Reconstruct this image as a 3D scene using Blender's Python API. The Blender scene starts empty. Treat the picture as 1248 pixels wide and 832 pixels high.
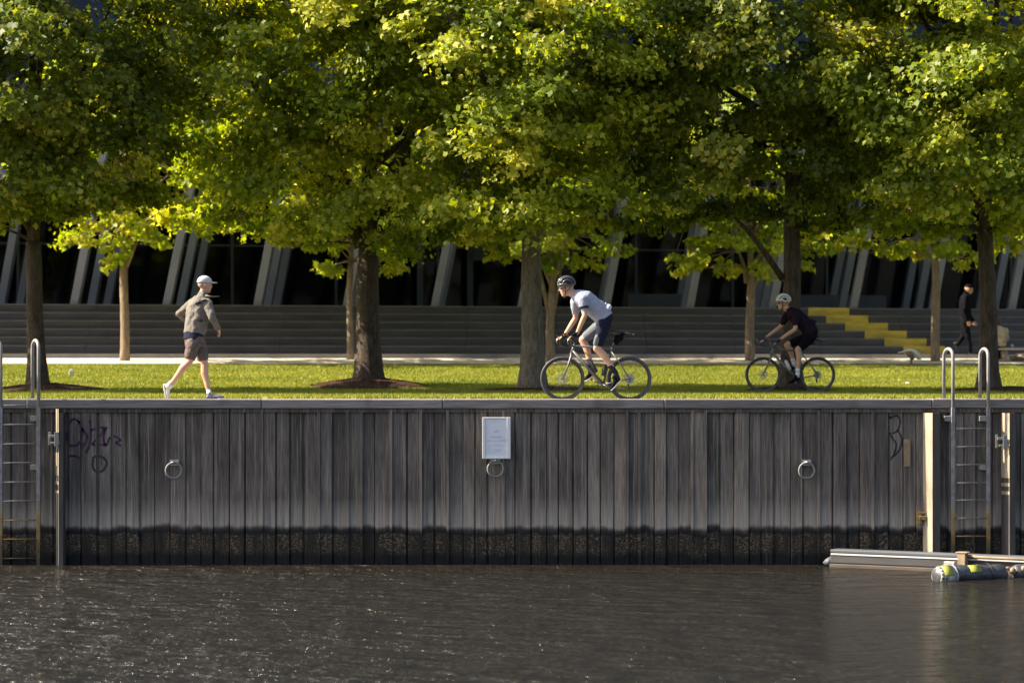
import bpy, math, random
import numpy as np
from mathutils import Vector, Matrix
PI = math.pi
R = math.radians
scene = bpy.context.scene
col = scene.collection

# ------------------------------------------------------------------ camera
F = 3193.0            # focal length in pixels of the 1248 px wide photograph
ZC = 0.632            # camera height above the promenade
HZ = 440.0            # horizon row in the photograph
cam_d = bpy.data.cameras.new('camera')
cam = bpy.data.objects.new('camera', cam_d)
col.objects.link(cam)
cam.location = (0, -40, ZC)
cam.rotation_euler = (R(90), 0, 0)
cam_d.sensor_width = 36
cam_d.lens = 36 * F / 1248
cam_d.shift_y = (HZ - 416) / 1248
cam_d.clip_start = 0.5
cam_d.clip_end = 3000
cam_d.dof.use_dof = True
cam_d.dof.focus_distance = 41.0
cam_d.dof.aperture_fstop = 1.5
scene.camera = cam

# ------------------------------------------------------------------ light
EL, AZ = 41.0, 1.0   # sun elevation; degrees behind the wall plane, from the left
S = Vector((-math.cos(R(EL)) * math.cos(R(AZ)), math.cos(R(EL)) * math.sin(R(AZ)), math.sin(R(EL))))
world = bpy.data.worlds.new('World')
scene.world = world
world.use_nodes = True
wn = world.node_tree
bg = wn.nodes['Background']
sky = wn.nodes.new('ShaderNodeTexSky')
sky.sky_type = 'NISHITA'
sky.sun_disc = False
sky.sun_elevation = R(EL)
sky.dust_density = 3.5
sky.ozone_density = 0.4
sky.sun_rotation = math.atan2(S.x, S.y)
wn.links.new(sky.outputs[0], bg.inputs[0])
bg.inputs[1].default_value = 0.072
sl = bpy.data.lights.new('sun', 'SUN')
sl.energy = 4.6
sl.angle = R(0.5)
sl.color = (1.0, 0.90, 0.74)
so = bpy.data.objects.new('sun', sl)
col.objects.link(so)
so.rotation_euler = S.to_track_quat('Z', 'Y').to_euler()
so.location = (-30, 10, 30)
scene.view_settings.view_transform = 'Standard'
scene.view_settings.look = 'None'
scene.view_settings.gamma = 1
scene.view_settings.exposure = 1.85
try:
    scene.cycles.max_bounces = 6
    scene.cycles.transparent_max_bounces = 6
except Exception:
    pass


def at(px, py, D):
    """world point seen at photo pixel (px, py) at distance D from the camera"""
    return Vector(((px - 624) * D / F, D - 40, ZC - (py - HZ) * D / F))


# ------------------------------------------------------------------ materials
def new_mat(name):
    m = bpy.data.materials.new(name)
    m.use_nodes = True
    nt = m.node_tree
    return m, nt, nt.nodes['Principled BSDF']


def N(nt, typ, **kw):
    n = nt.nodes.new(typ)
    for k, v in kw.items():
        setattr(n, k, v)
    return n


def ramp(nt, src, stops, interp='LINEAR'):
    n = nt.nodes.new('ShaderNodeValToRGB')
    cr = n.color_ramp
    cr.interpolation = interp
    while len(cr.elements) < len(stops):
        cr.elements.new(0.5)
    for e, (p, c) in zip(cr.elements, stops):
        e.position = p
        e.color = (c, c, c, 1) if isinstance(c, (int, float)) else (*c, 1)
    nt.links.new(src, n.inputs[0])
    return n.outputs[0]


def noise(nt, scale, vec=None, detail=4, rough=0.55, stretch=None, coord='Object'):
    n = nt.nodes.new('ShaderNodeTexNoise')
    n.inputs['Scale'].default_value = scale
    n.inputs['Detail'].default_value = detail
    n.inputs['Roughness'].default_value = rough
    if vec is None:
        tc = nt.nodes.new('ShaderNodeTexCoord')
        vec = tc.outputs[coord]
    if stretch:
        mp = nt.nodes.new('ShaderNodeMapping')
        mp.inputs['Scale'].default_value = stretch
        nt.links.new(vec, mp.inputs[0])
        vec = mp.outputs[0]
    nt.links.new(vec, n.inputs[0])
    return n.outputs[0]


def mix(nt, a, b, fac, mode='MIX'):
    n = nt.nodes.new('ShaderNodeMix')
    n.data_type = 'RGBA'
    n.blend_type = mode
    for sock, v in ((n.inputs[0], fac), (n.inputs[6], a), (n.inputs[7], b)):
        if isinstance(v, (int, float)):
            sock.default_value = v if sock is n.inputs[0] or sock == n.inputs[0] else (v, v, v, 1)
        elif isinstance(v, tuple):
            sock.default_value = (*v, 1)
        else:
            nt.links.new(v, sock)
    return n.outputs[2]


def bump(nt, b, height, strength=0.3, dist=0.02):
    n = nt.nodes.new('ShaderNodeBump')
    n.inputs['Strength'].default_value = strength
    n.inputs['Distance'].default_value = dist
    nt.links.new(height, n.inputs['Height'])
    nt.links.new(n.outputs[0], b.inputs['Normal'])


def simple(name, c, rough=0.6, metal=0.0, var=0.25, scale=6.0, bmp=0.0, stretch=None, spec=0.5, bscale=None):
    """a base colour broken by noise"""
    m, nt, b = new_mat(name)
    n = noise(nt, scale, stretch=stretch)
    lo = tuple(x * (1 - var) for x in c)
    hi = tuple(min(1, x * (1 + var)) for x in c)
    nt.links.new(ramp(nt, n, [(0.3, lo), (0.7, hi)]), b.inputs['Base Color'])
    b.inputs['Roughness'].default_value = rough
    b.inputs['Metallic'].default_value = metal
    b.inputs['Specular IOR Level'].default_value = spec
    if bmp:
        bump(nt, b, noise(nt, bscale or scale * 4, stretch=stretch), bmp, 0.02)
    return m


# leaves
def leaf_mat(name, c0, c1, c2, tr=0.45):
    m, nt, b = new_mat(name)
    at_ = N(nt, 'ShaderNodeAttribute', attribute_name='var')
    c = ramp(nt, at_.outputs['Fac'], [(0.0, c0), (0.55, c1), (1.0, c2)])
    nt.links.new(c, b.inputs['Base Color'])
    b.inputs['Roughness'].default_value = 0.5
    b.inputs['Specular IOR Level'].default_value = 0.3
    t = N(nt, 'ShaderNodeBsdfTranslucent')
    tc = mix(nt, c, (1.0, 0.95, 0.25), 1.0, 'MULTIPLY')
    tc2 = mix(nt, tc, (2.0, 2.0, 1.4), 1.0, 'MULTIPLY')
    nt.links.new(tc2, t.inputs[0])
    mx = N(nt, 'ShaderNodeMixShader')
    mx.inputs[0].default_value = tr
    nt.links.new(b.outputs[0], mx.inputs[1])
    nt.links.new(t.outputs[0], mx.inputs[2])
    nt.links.new(mx.outputs[0], nt.nodes['Material Output'].inputs[0])
    return m


M = {}
M['leaf'] = leaf_mat('leaf', (0.07, 0.11, 0.008), (0.225, 0.265, 0.016), (0.54, 0.50, 0.08))
M['leaf_dark'] = leaf_mat('leaf_dark', (0.04, 0.068, 0.006), (0.115, 0.145, 0.011), (0.36, 0.33, 0.05))  # darker copy of leaf: shade from neighbouring crowns put into the colour
M['leaf_young'] = leaf_mat('leaf_young', (0.12, 0.18, 0.012), (0.23, 0.27, 0.018), (0.45, 0.42, 0.05), 0.5)


def bark_mat(name, lo, hi, cracks=0.6):
    m, nt, b = new_mat(name)
    n1 = noise(nt, 5, stretch=(3, 3, 0.7), detail=6)
    n2 = noise(nt, 22, stretch=(2.0, 2.0, 0.6), detail=5, rough=0.7)
    c = ramp(nt, n1, [(0.3, lo), (0.68, hi)])
    c2 = mix(nt, c, tuple(x * 0.35 for x in lo), ramp(nt, n2, [(0.36, cracks), (0.5, 0.0)]))
    nt.links.new(c2, b.inputs['Base Color'])
    b.inputs['Roughness'].default_value = 0.9
    b.inputs['Specular IOR Level'].default_value = 0.2
    bump(nt, b, n2, 0.9, 0.04)
    return m


M['bark'] = bark_mat('bark', (0.11, 0.09, 0.068), (0.25, 0.205, 0.155))  # paler copy of the bark, sunlight on the trunk put into the colour
M['bark_dark'] = bark_mat('bark_dark', (0.045, 0.033, 0.024), (0.12, 0.09, 0.066))  # darker copy of the bark, shade on the trunks put into the colour
M['bark_young'] = bark_mat('bark_young', (0.17, 0.125, 0.085), (0.34, 0.25, 0.165), 0.4)

# grass
m, nt, b = new_mat('grass')
at_ = N(nt, 'ShaderNodeAttribute', attribute_name='var')
nl = noise(nt, 0.45, stretch=(0.6, 1.2, 1), detail=5, rough=0.65)
ca = ramp(nt, at_.outputs['Fac'], [(0.0, (0.17, 0.19, 0.018)), (0.6, (0.28, 0.275, 0.032)), (1.0, (0.42, 0.36, 0.07))])
cb = mix(nt, ca, (0.55, 0.66, 0.55), ramp(nt, nl, [(0.35, 1.0), (0.62, 0.0)]), 'MULTIPLY')
nt.links.new(cb, b.inputs['Base Color'])
b.inputs['Roughness'].default_value = 0.55
b.inputs['Specular IOR Level'].default_value = 0.3
t = N(nt, 'ShaderNodeBsdfTranslucent')
nt.links.new(mix(nt, cb, (1.3, 1.3, 0.7), 1.0, 'MULTIPLY'), t.inputs[0])
mx = N(nt, 'ShaderNodeMixShader')
mx.inputs[0].default_value = 0.35
nt.links.new(b.outputs[0], mx.inputs[1])
nt.links.new(t.outputs[0], mx.inputs[2])
nt.links.new(mx.outputs[0], nt.nodes['Material Output'].inputs[0])
M['grass'] = m
m, nt, b = new_mat('turf')
n1 = noise(nt, 0.5, detail=6)
n2 = noise(nt, 14, stretch=(1, 0.7, 1), detail=5, rough=0.7)
c = ramp(nt, n2, [(0.3, (0.09, 0.11, 0.012)), (0.55, (0.16, 0.17, 0.02)), (0.75, (0.25, 0.21, 0.04))])
c = mix(nt, c, (0.7, 0.8, 0.7), ramp(nt, n1, [(0.4, 1.0), (0.65, 0.0)]), 'MULTIPLY')
nt.links.new(c, b.inputs['Base Color'])
b.inputs['Roughness'].default_value = 0.9
b.inputs['Specular IOR Level'].default_value = 0.1
bump(nt, b, n2, 0.8, 0.05)
M['turf'] = m

# weathered timber of the river wall
m, nt, b = new_mat('river_timber')
tc = N(nt, 'ShaderNodeTexCoord')
sx = N(nt, 'ShaderNodeSeparateXYZ')
nt.links.new(tc.outputs['Object'], sx.inputs[0])
at_ = N(nt, 'ShaderNodeAttribute', attribute_name='var')
grain = noise(nt, 9, stretch=(6, 6, 0.35), detail=6, rough=0.65)
blot = noise(nt, 1.2, stretch=(2.2, 1, 0.8), detail=4)
base = ramp(nt, at_.outputs['Fac'], [(0.0, (0.12, 0.105, 0.092)), (0.4, (0.168, 0.146, 0.127)), (0.75, (0.225, 0.192, 0.163)), (1.0, (0.31, 0.26, 0.21))])
base = mix(nt, base, (0.42, 0.40, 0.42), ramp(nt, grain, [(0.35, 0.85), (0.6, 0.0)]), 'MULTIPLY')
base = mix(nt, base, (0.5, 0.48, 0.5), ramp(nt, blot, [(0.38, 0.8), (0.6, 0.0)]), 'MULTIPLY')
streak = noise(nt, 4, stretch=(7, 1, 0.12), detail=5, rough=0.7)
base = mix(nt, base, (0.36, 0.30, 0.24), ramp(nt, streak, [(0.52, 0.0), (0.70, 0.7)]))
# height with a wavy edge
wav = noise(nt, 3, stretch=(1.2, 1, 0.5), detail=5, rough=0.6)
hm = N(nt, 'ShaderNodeMath', operation='MULTIPLY_ADD')
nt.links.new(wav, hm.inputs[0])
hm.inputs[1].default_value = 0.20
hv = N(nt, 'ShaderNodeMath', operation='MULTIPLY_ADD')
nt.links.new(at_.outputs['Fac'], hv.inputs[0])
hv.inputs[1].default_value = 0.06
nt.links.new(sx.outputs[2], hv.inputs[2])
hv2 = N(nt, 'ShaderNodeMath', operation='SUBTRACT')
nt.links.new(hv.outputs[0], hv2.inputs[0])
hv2.inputs[1].default_value = 0.025
nt.links.new(hv2.outputs[0], hm.inputs[2])
mr = N(nt, 'ShaderNodeMapRange')
mr.inputs['From Min'].default_value = -2.6
mr.inputs['From Max'].default_value = 0.1
nt.links.new(hm.outputs[0], mr.inputs[0])
h = mr.outputs[0]       # (z+.11+2.6)/2.7 : waterline .092, tide -1.94 -> .285, pale to -1.45 -> .466
pale = ramp(nt, h, [(0.28, 0.0), (0.31, 1.0), (0.37, 0.7), (0.46, 0.1), (0.6, 0.0)])
base = mix(nt, base, (0.40, 0.355, 0.30), mix(nt, 0.0, pale, ramp(nt, noise(nt, 3, stretch=(5, 1, 0.2)), [(0.3, 0.25), (0.7, 0.95)])))
topst = ramp(nt, h, [(0.935, 0.0), (0.99, 1.0)])
topn = noise(nt, 2.3, stretch=(1.5, 1, 0.3), detail=3)
tfac = mix(nt, topst, ramp(nt, topn, [(0.55, 0.0), (0.66, 0.75)]), 1.0, 'MULTIPLY')
base = mix(nt, base, (0.22, 0.13, 0.06), tfac)
wet = ramp(nt, h, [(0.262, 1.0), (0.285, 0.75), (0.305, 0.0)])
spk = noise(nt, 30, stretch=(1, 1, 1.6), detail=3, rough=0.8)
spk2 = noise(nt, 1.6, stretch=(3, 1, 0.5), detail=2)
sp = mix(nt, ramp(nt, spk, [(0.49, 0.0), (0.60, 1.0)]), ramp(nt, spk2, [(0.36, 0.0), (0.58, 0.9)]), 1.0, 'MULTIPLY')
algae = mix(nt, (0.013, 0.011, 0.009), (0.20, 0.145, 0.09), sp)
low = ramp(nt, h, [(0.13, 1.0), (0.17, 0.0)])
algae = mix(nt, algae, (0.003, 0.003, 0.004), mix(nt, low, ramp(nt, h, [(0.252, 0.0), (0.262, 1.0)]), 1.0, 'ADD'))
base = mix(nt, base, algae, wet)
# brown run-off lines that cross the tide mark
run = noise(nt, 3.0, stretch=(4.5, 1, 0.02), detail=3, rough=0.8)
base = mix(nt, base, (0.10, 0.08, 0.055), ramp(nt, run, [(0.635, 0.0), (0.70, 0.75)]))
nt.links.new(base, b.inputs['Base Color'])
nt.links.new(ramp(nt, wet, [(0, 0.85), (1, 0.5)]), b.inputs['Roughness'])
b.inputs['Specular IOR Level'].default_value = 0.25
bump(nt, b, grain, 0.5, 0.02)
M['river_timber'] = m

m, nt, b = new_mat('capping_timber')
at_ = N(nt, 'ShaderNodeAttribute', attribute_name='var')
g = noise(nt, 7, stretch=(0.25, 5, 5), detail=6, rough=0.65)
c = ramp(nt, at_.outputs['Fac'], [(0, (0.17, 0.155, 0.15)), (1, (0.27, 0.24, 0.225))])
c = mix(nt, c, (0.5, 0.48, 0.48), ramp(nt, g, [(0.35, 0.8), (0.6, 0)]), 'MULTIPLY')
st = noise(nt, 0.9, stretch=(1.2, 1, 1), detail=3)
c = mix(nt, c, (0.5, 0.5, 0.5), ramp(nt, st, [(0.58, 0), (0.68, 0.8)]), 'MULTIPLY')
nt.links.new(c, b.inputs['Base Color'])
b.inputs['Roughness'].default_value = 0.85
bump(nt, b, g, 0.5, 0.02)
M['capping'] = m

# water
m, nt, b = new_mat('river_water')
b.inputs['Base Color'].default_value = (0.013, 0.011, 0.0075, 1)
b.inputs['Roughness'].default_value = 0.17
b.inputs['IOR'].default_value = 1.333
tc = N(nt, 'ShaderNodeTexCoord')
w1 = noise(nt, 3.4, stretch=(0.42, 0.8, 1), detail=3, rough=0.5)
w2 = noise(nt, 17.0, stretch=(0.5, 1.0, 1), detail=3, rough=0.6)
w3 = noise(nt, 0.25, stretch=(0.7, 1, 1), detail=3)
ad = N(nt, 'ShaderNodeMath', operation='MULTIPLY_ADD')
nt.links.new(w2, ad.inputs[0])
ad.inputs[1].default_value = 0.30
nt.links.new(w1, ad.inputs[2])
ml = N(nt, 'ShaderNodeMath', operation='MULTIPLY')
nt.links.new(ad.outputs[0], ml.inputs[0])
nt.links.new(ramp(nt, w3, [(0.35, 0.85), (0.65, 1.0)]), ml.inputs[1])
bump(nt, b, ml.outputs[0], 1.0, 0.33)
M['water'] = m

M['beige_paving'] = simple('beige_paving', (0.50, 0.42, 0.31), 0.85, var=0.12, scale=1.5, bmp=0.2)
M['promenade_paving'] = simple('promenade_paving', (0.22, 0.20, 0.185), 0.85, var=0.2, scale=2, bmp=0.2)
M['kerb_stone'] = simple('kerb_stone', (0.20, 0.19, 0.19), 0.7, var=0.2, scale=2)
M['mulch'] = simple('mulch', (0.050, 0.026, 0.015), 0.95, var=0.6, scale=25, bmp=1.0, spec=0.1)
# bluestone steps: dark with worn streaks
m, nt, b = new_mat('bluestone')
n1 = noise(nt, 1.4, stretch=(0.5, 1, 3), detail=6)
n2 = noise(nt, 20, detail=3)
c = ramp(nt, n1, [(0.3, (0.046, 0.043, 0.048)), (0.7, (0.088, 0.079, 0.083))])
c = mix(nt, c, (0.75, 0.75, 0.75), ramp(nt, n2, [(0.4, 0.6), (0.6, 0)]), 'MULTIPLY')
nt.links.new(c, b.inputs['Base Color'])
b.inputs['Roughness'].default_value = 0.6
M['bluestone'] = m
M['nosing'] = simple('nosing', (0.12, 0.11, 0.112), 0.5, var=0.25, scale=2)  # paler than the risers: lit step edges put into the colour
M['yellow_paint'] = simple('yellow_paint', (0.52, 0.38, 0.05), 0.6, var=0.22, scale=2.5, stretch=(1, 1, 3))
M['column_paint'] = simple('column_paint', (0.18, 0.185, 0.22), 0.5, var=0.15, scale=0.8)
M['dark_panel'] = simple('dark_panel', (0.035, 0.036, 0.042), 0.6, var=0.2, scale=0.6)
M['dark_frame'] = simple('dark_frame', (0.10, 0.105, 0.115), 0.5, var=0.15, scale=1)
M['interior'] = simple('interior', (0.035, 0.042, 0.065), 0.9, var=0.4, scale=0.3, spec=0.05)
M['low_wall'] = simple('low_wall', (0.075, 0.078, 0.088), 0.6, var=0.15, scale=1)
m, nt, b = new_mat('dark_glass')
b.inputs['Base Color'].default_value = (0.004, 0.006, 0.010, 1)
b.inputs['Roughness'].default_value = 0.06
b.inputs['Specular IOR Level'].default_value = 0.35
bump(nt, b, noise(nt, 0.4), 0.05, 0.05)
tr = N(nt, 'ShaderNodeBsdfTransparent')
tr.inputs[0].default_value = (0.45, 0.5, 0.55, 1)
mx = N(nt, 'ShaderNodeMixShader')
mx.inputs[0].default_value = 0.6
nt.links.new(tr.outputs[0], mx.inputs[1])
nt.links.new(b.outputs[0], mx.inputs[2])
nt.links.new(mx.outputs[0], nt.nodes['Material Output'].inputs[0])
M['dark_glass'] = m
M['galv'] = simple('galvanised_steel', (0.42, 0.41, 0.39), 0.45, 0.5, var=0.2, scale=8)
# ladder stiles: pale sleeve, grey, rust near the water
m, nt, b = new_mat('ladder_steel')
tc = N(nt, 'ShaderNodeTexCoord')
sx = N(nt, 'ShaderNodeSeparateXYZ')
nt.links.new(tc.outputs['Object'], sx.inputs[0])
mr = N(nt, 'ShaderNodeMapRange')
mr.inputs['From Min'].default_value = -2.6
mr.inputs['From Max'].default_value = 0.4
nt.links.new(sx.outputs[2], mr.inputs[0])
g = noise(nt, 10, detail=4)
rust = ramp(nt, mr.outputs[0], [(0.0, (0.03, 0.022, 0.015)), (0.14, (0.10, 0.07, 0.03)), (0.2, (0.26, 0.17, 0.06)), (0.30, (0.28, 0.20, 0.09)), (0.36, (0.22, 0.21, 0.21)), (1.0, (0.27, 0.27, 0.28))])
c = mix(nt, rust, (0.6, 0.55, 0.5), ramp(nt, g, [(0.4, 0.7), (0.6, 0)]), 'MULTIPLY')
nt.links.new(c, b.inputs['Base Color'])
b.inputs['Roughness'].default_value = 0.5
b.inputs['Metallic'].default_value = 0.1
M['ladder'] = m
M['pale_steel'] = simple('pale_steel', (0.20, 0.195, 0.18), 0.65, 0.0, var=0.15, scale=9)
# pile face with stains, its sunlight put into the pale colour
m, nt, b = new_mat('pile_face')
n1 = noise(nt, 3, stretch=(3, 3, 0.5), detail=5)
c = ramp(nt, n1, [(0.3, (0.16, 0.11, 0.07)), (0.45, (0.30, 0.24, 0.17)), (0.7, (0.42, 0.345, 0.26))])
tc = N(nt, 'ShaderNodeTexCoord')
sx = N(nt, 'ShaderNodeSeparateXYZ')
nt.links.new(tc.outputs['Object'], sx.inputs[0])
mr = N(nt, 'ShaderNodeMapRange')
mr.inputs['From Min'].default_value = -2.6
mr.inputs['From Max'].default_value = 0.0
nt.links.new(sx.outputs[2], mr.inputs[0])
c = mix(nt, c, (0.10, 0.07, 0.04), ramp(nt, mr.outputs[0], [(0.15, 0.8), (0.27, 0.55), (0.36, 0.0)]))
nt.links.new(c, b.inputs['Base Color'])
b.inputs['Roughness'].default_value = 0.8
M['pile_face'] = m
M['pile_side'] = simple('pile_side', (0.05, 0.045, 0.042), 0.8, var=0.3, scale=4, stretch=(3, 3, 0.4))  # dark colour paints the shaded side of the pile
M['white_sign'] = simple('white_sign', (0.66, 0.68, 0.74), 0.4, var=0.05, scale=3)
M['sign_frame'] = simple('sign_frame', (0.70, 0.69, 0.69), 0.4, var=0.06, scale=5)
M['sign_ink'] = simple('sign_ink', (0.54, 0.56, 0.63), 0.6)
M['graffiti_purple'] = simple('graffiti_purple', (0.095, 0.038, 0.095), 0.7, var=0.35, scale=8)
M['graffiti_dark'] = simple('graffiti_dark', (0.028, 0.032, 0.045), 0.7, var=0.3, scale=8)
M['pontoon'] = simple('pontoon_timber', (0.042, 0.041, 0.041), 0.7, var=0.3, scale=4, stretch=(0.3, 2, 2))
M['pontoon_low'] = simple('pontoon_skirt', (0.065, 0.047, 0.034), 0.7, var=0.4, scale=5, stretch=(0.4, 2, 2))
M['white_paint'] = simple('white_paint', (0.55, 0.54, 0.52), 0.4, var=0.08, scale=3)
M['raw_wood'] = simple('raw_wood', (0.26, 0.18, 0.11), 0.8, var=0.25, scale=7)
M['tarp'] = simple('tarpaulin', (0.045, 0.047, 0.052), 0.38, var=0.5, scale=5, bmp=0.9, bscale=9)
M['tarp_grey'] = simple('tarpaulin_grey', (0.30, 0.29, 0.28), 0.45, var=0.35, scale=7, bmp=0.8, bscale=12)
M['hi_vis'] = simple('hi_vis', (0.26, 0.27, 0.04), 0.5, var=0.12, scale=8)
M['rubber'] = simple('tyre_rubber', (0.045, 0.043, 0.042), 0.6, var=0.2, scale=20)
M['rim'] = simple('rim_black', (0.04, 0.04, 0.045), 0.3, 0.3, var=0.1)
M['steel'] = simple('spoke_steel', (0.12, 0.12, 0.125), 0.6, 0.2, var=0.1)
M['black_plastic'] = simple('black_plastic', (0.02, 0.02, 0.022), 0.45, var=0.2)
M['frame_grey'] = simple('frame_grey', (0.085, 0.083, 0.083), 0.4, 0.1, var=0.06)
M['frame_green'] = simple('frame_green', (0.13, 0.135, 0.105), 0.4, 0.1, var=0.08)
M['alloy'] = simple('alloy', (0.30, 0.30, 0.31), 0.4, 0.6, var=0.1)


def cloth(name, c, var=0.12, scale=7, bmp=0.5):
    return simple(name, c, 0.9, 0, var, scale, bmp, spec=0.08, bscale=14)


M['skin'] = simple('skin', (0.50, 0.28, 0.18), 0.5, var=0.10, scale=9, spec=0.35)
M['skin_dark'] = simple('skin_tanned', (0.46, 0.26, 0.165), 0.5, var=0.10, scale=9, spec=0.35)
M['jersey_grey'] = cloth('jersey_grey', (0.27, 0.285, 0.35), 0.07)
M['jersey_white'] = cloth('jersey_white', (0.48, 0.50, 0.57), 0.05)
M['shorts_navy'] = cloth('shorts_navy', (0.013, 0.015, 0.028))
M['shorts_panel'] = cloth('shorts_panel', (0.13, 0.135, 0.15))
M['jersey_plum'] = cloth('jersey_plum', (0.018, 0.009, 0.018))
M['jersey_violet'] = cloth('jersey_violet', (0.05, 0.016, 0.05))
M['black_cloth'] = cloth('black_cloth', (0.005, 0.005, 0.007))
M['blue_cloth'] = cloth('blue_cloth', (0.012, 0.022, 0.06))
M['helmet_dark'] = simple('helmet_dark', (0.055, 0.06, 0.065), 0.25, var=0.2)
M['helmet_white'] = simple('helmet_white', (0.62, 0.62, 0.58), 0.35, var=0.06)
M['hair'] = simple('hair', (0.05, 0.035, 0.025), 0.7, var=0.3, scale=30)
M['grey_hair'] = simple('grey_hair', (0.25, 0.22, 0.2), 0.7, var=0.3, scale=30)
M['white_cap'] = cloth('white_cap', (0.50, 0.49, 0.48), 0.05)
M['jacket_khaki'] = cloth('jacket_khaki', (0.15, 0.135, 0.115), 0.06, 5, 0.5)
M['navy_shirt'] = cloth('navy_shirt', (0.018, 0.018, 0.040))
M['shorts_brown'] = cloth('shorts_brown', (0.12, 0.09, 0.08), 0.2, 12, 0.7)
M['shoe_white'] = simple('shoe_white', (0.62, 0.59, 0.57), 0.6, var=0.1)
M['shoe_blue'] = simple('shoe_blue', (0.10, 0.10, 0.17), 0.6, var=0.2, scale=20)
M['jacket_black'] = cloth('jacket_black', (0.004, 0.004, 0.006))
M['jacket_sand'] = cloth('jacket_sand', (0.42, 0.32, 0.20), 0.35, 9, 0.9)
M['navy_sock'] = cloth('navy_sock', (0.02, 0.022, 0.035))
M['bench_wood'] = simple('bench_wood', (0.42, 0.33, 0.24), 0.7, var=0.2, scale=5, stretch=(0.3, 3, 3))
M['stone_warm'] = simple('stone_warm', (0.26, 0.20, 0.15), 0.85, var=0.2, scale=4, bmp=0.3)
M['fixture_white'] = simple('fixture_white', (0.50, 0.48, 0.43), 0.4, var=0.08)
M['fixture_brown'] = simple('fixture_brown', (0.17, 0.10, 0.07), 0.6, var=0.2)
M['paper'] = simple('paper', (0.75, 0.75, 0.74), 0.8, var=0.05)


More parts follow.
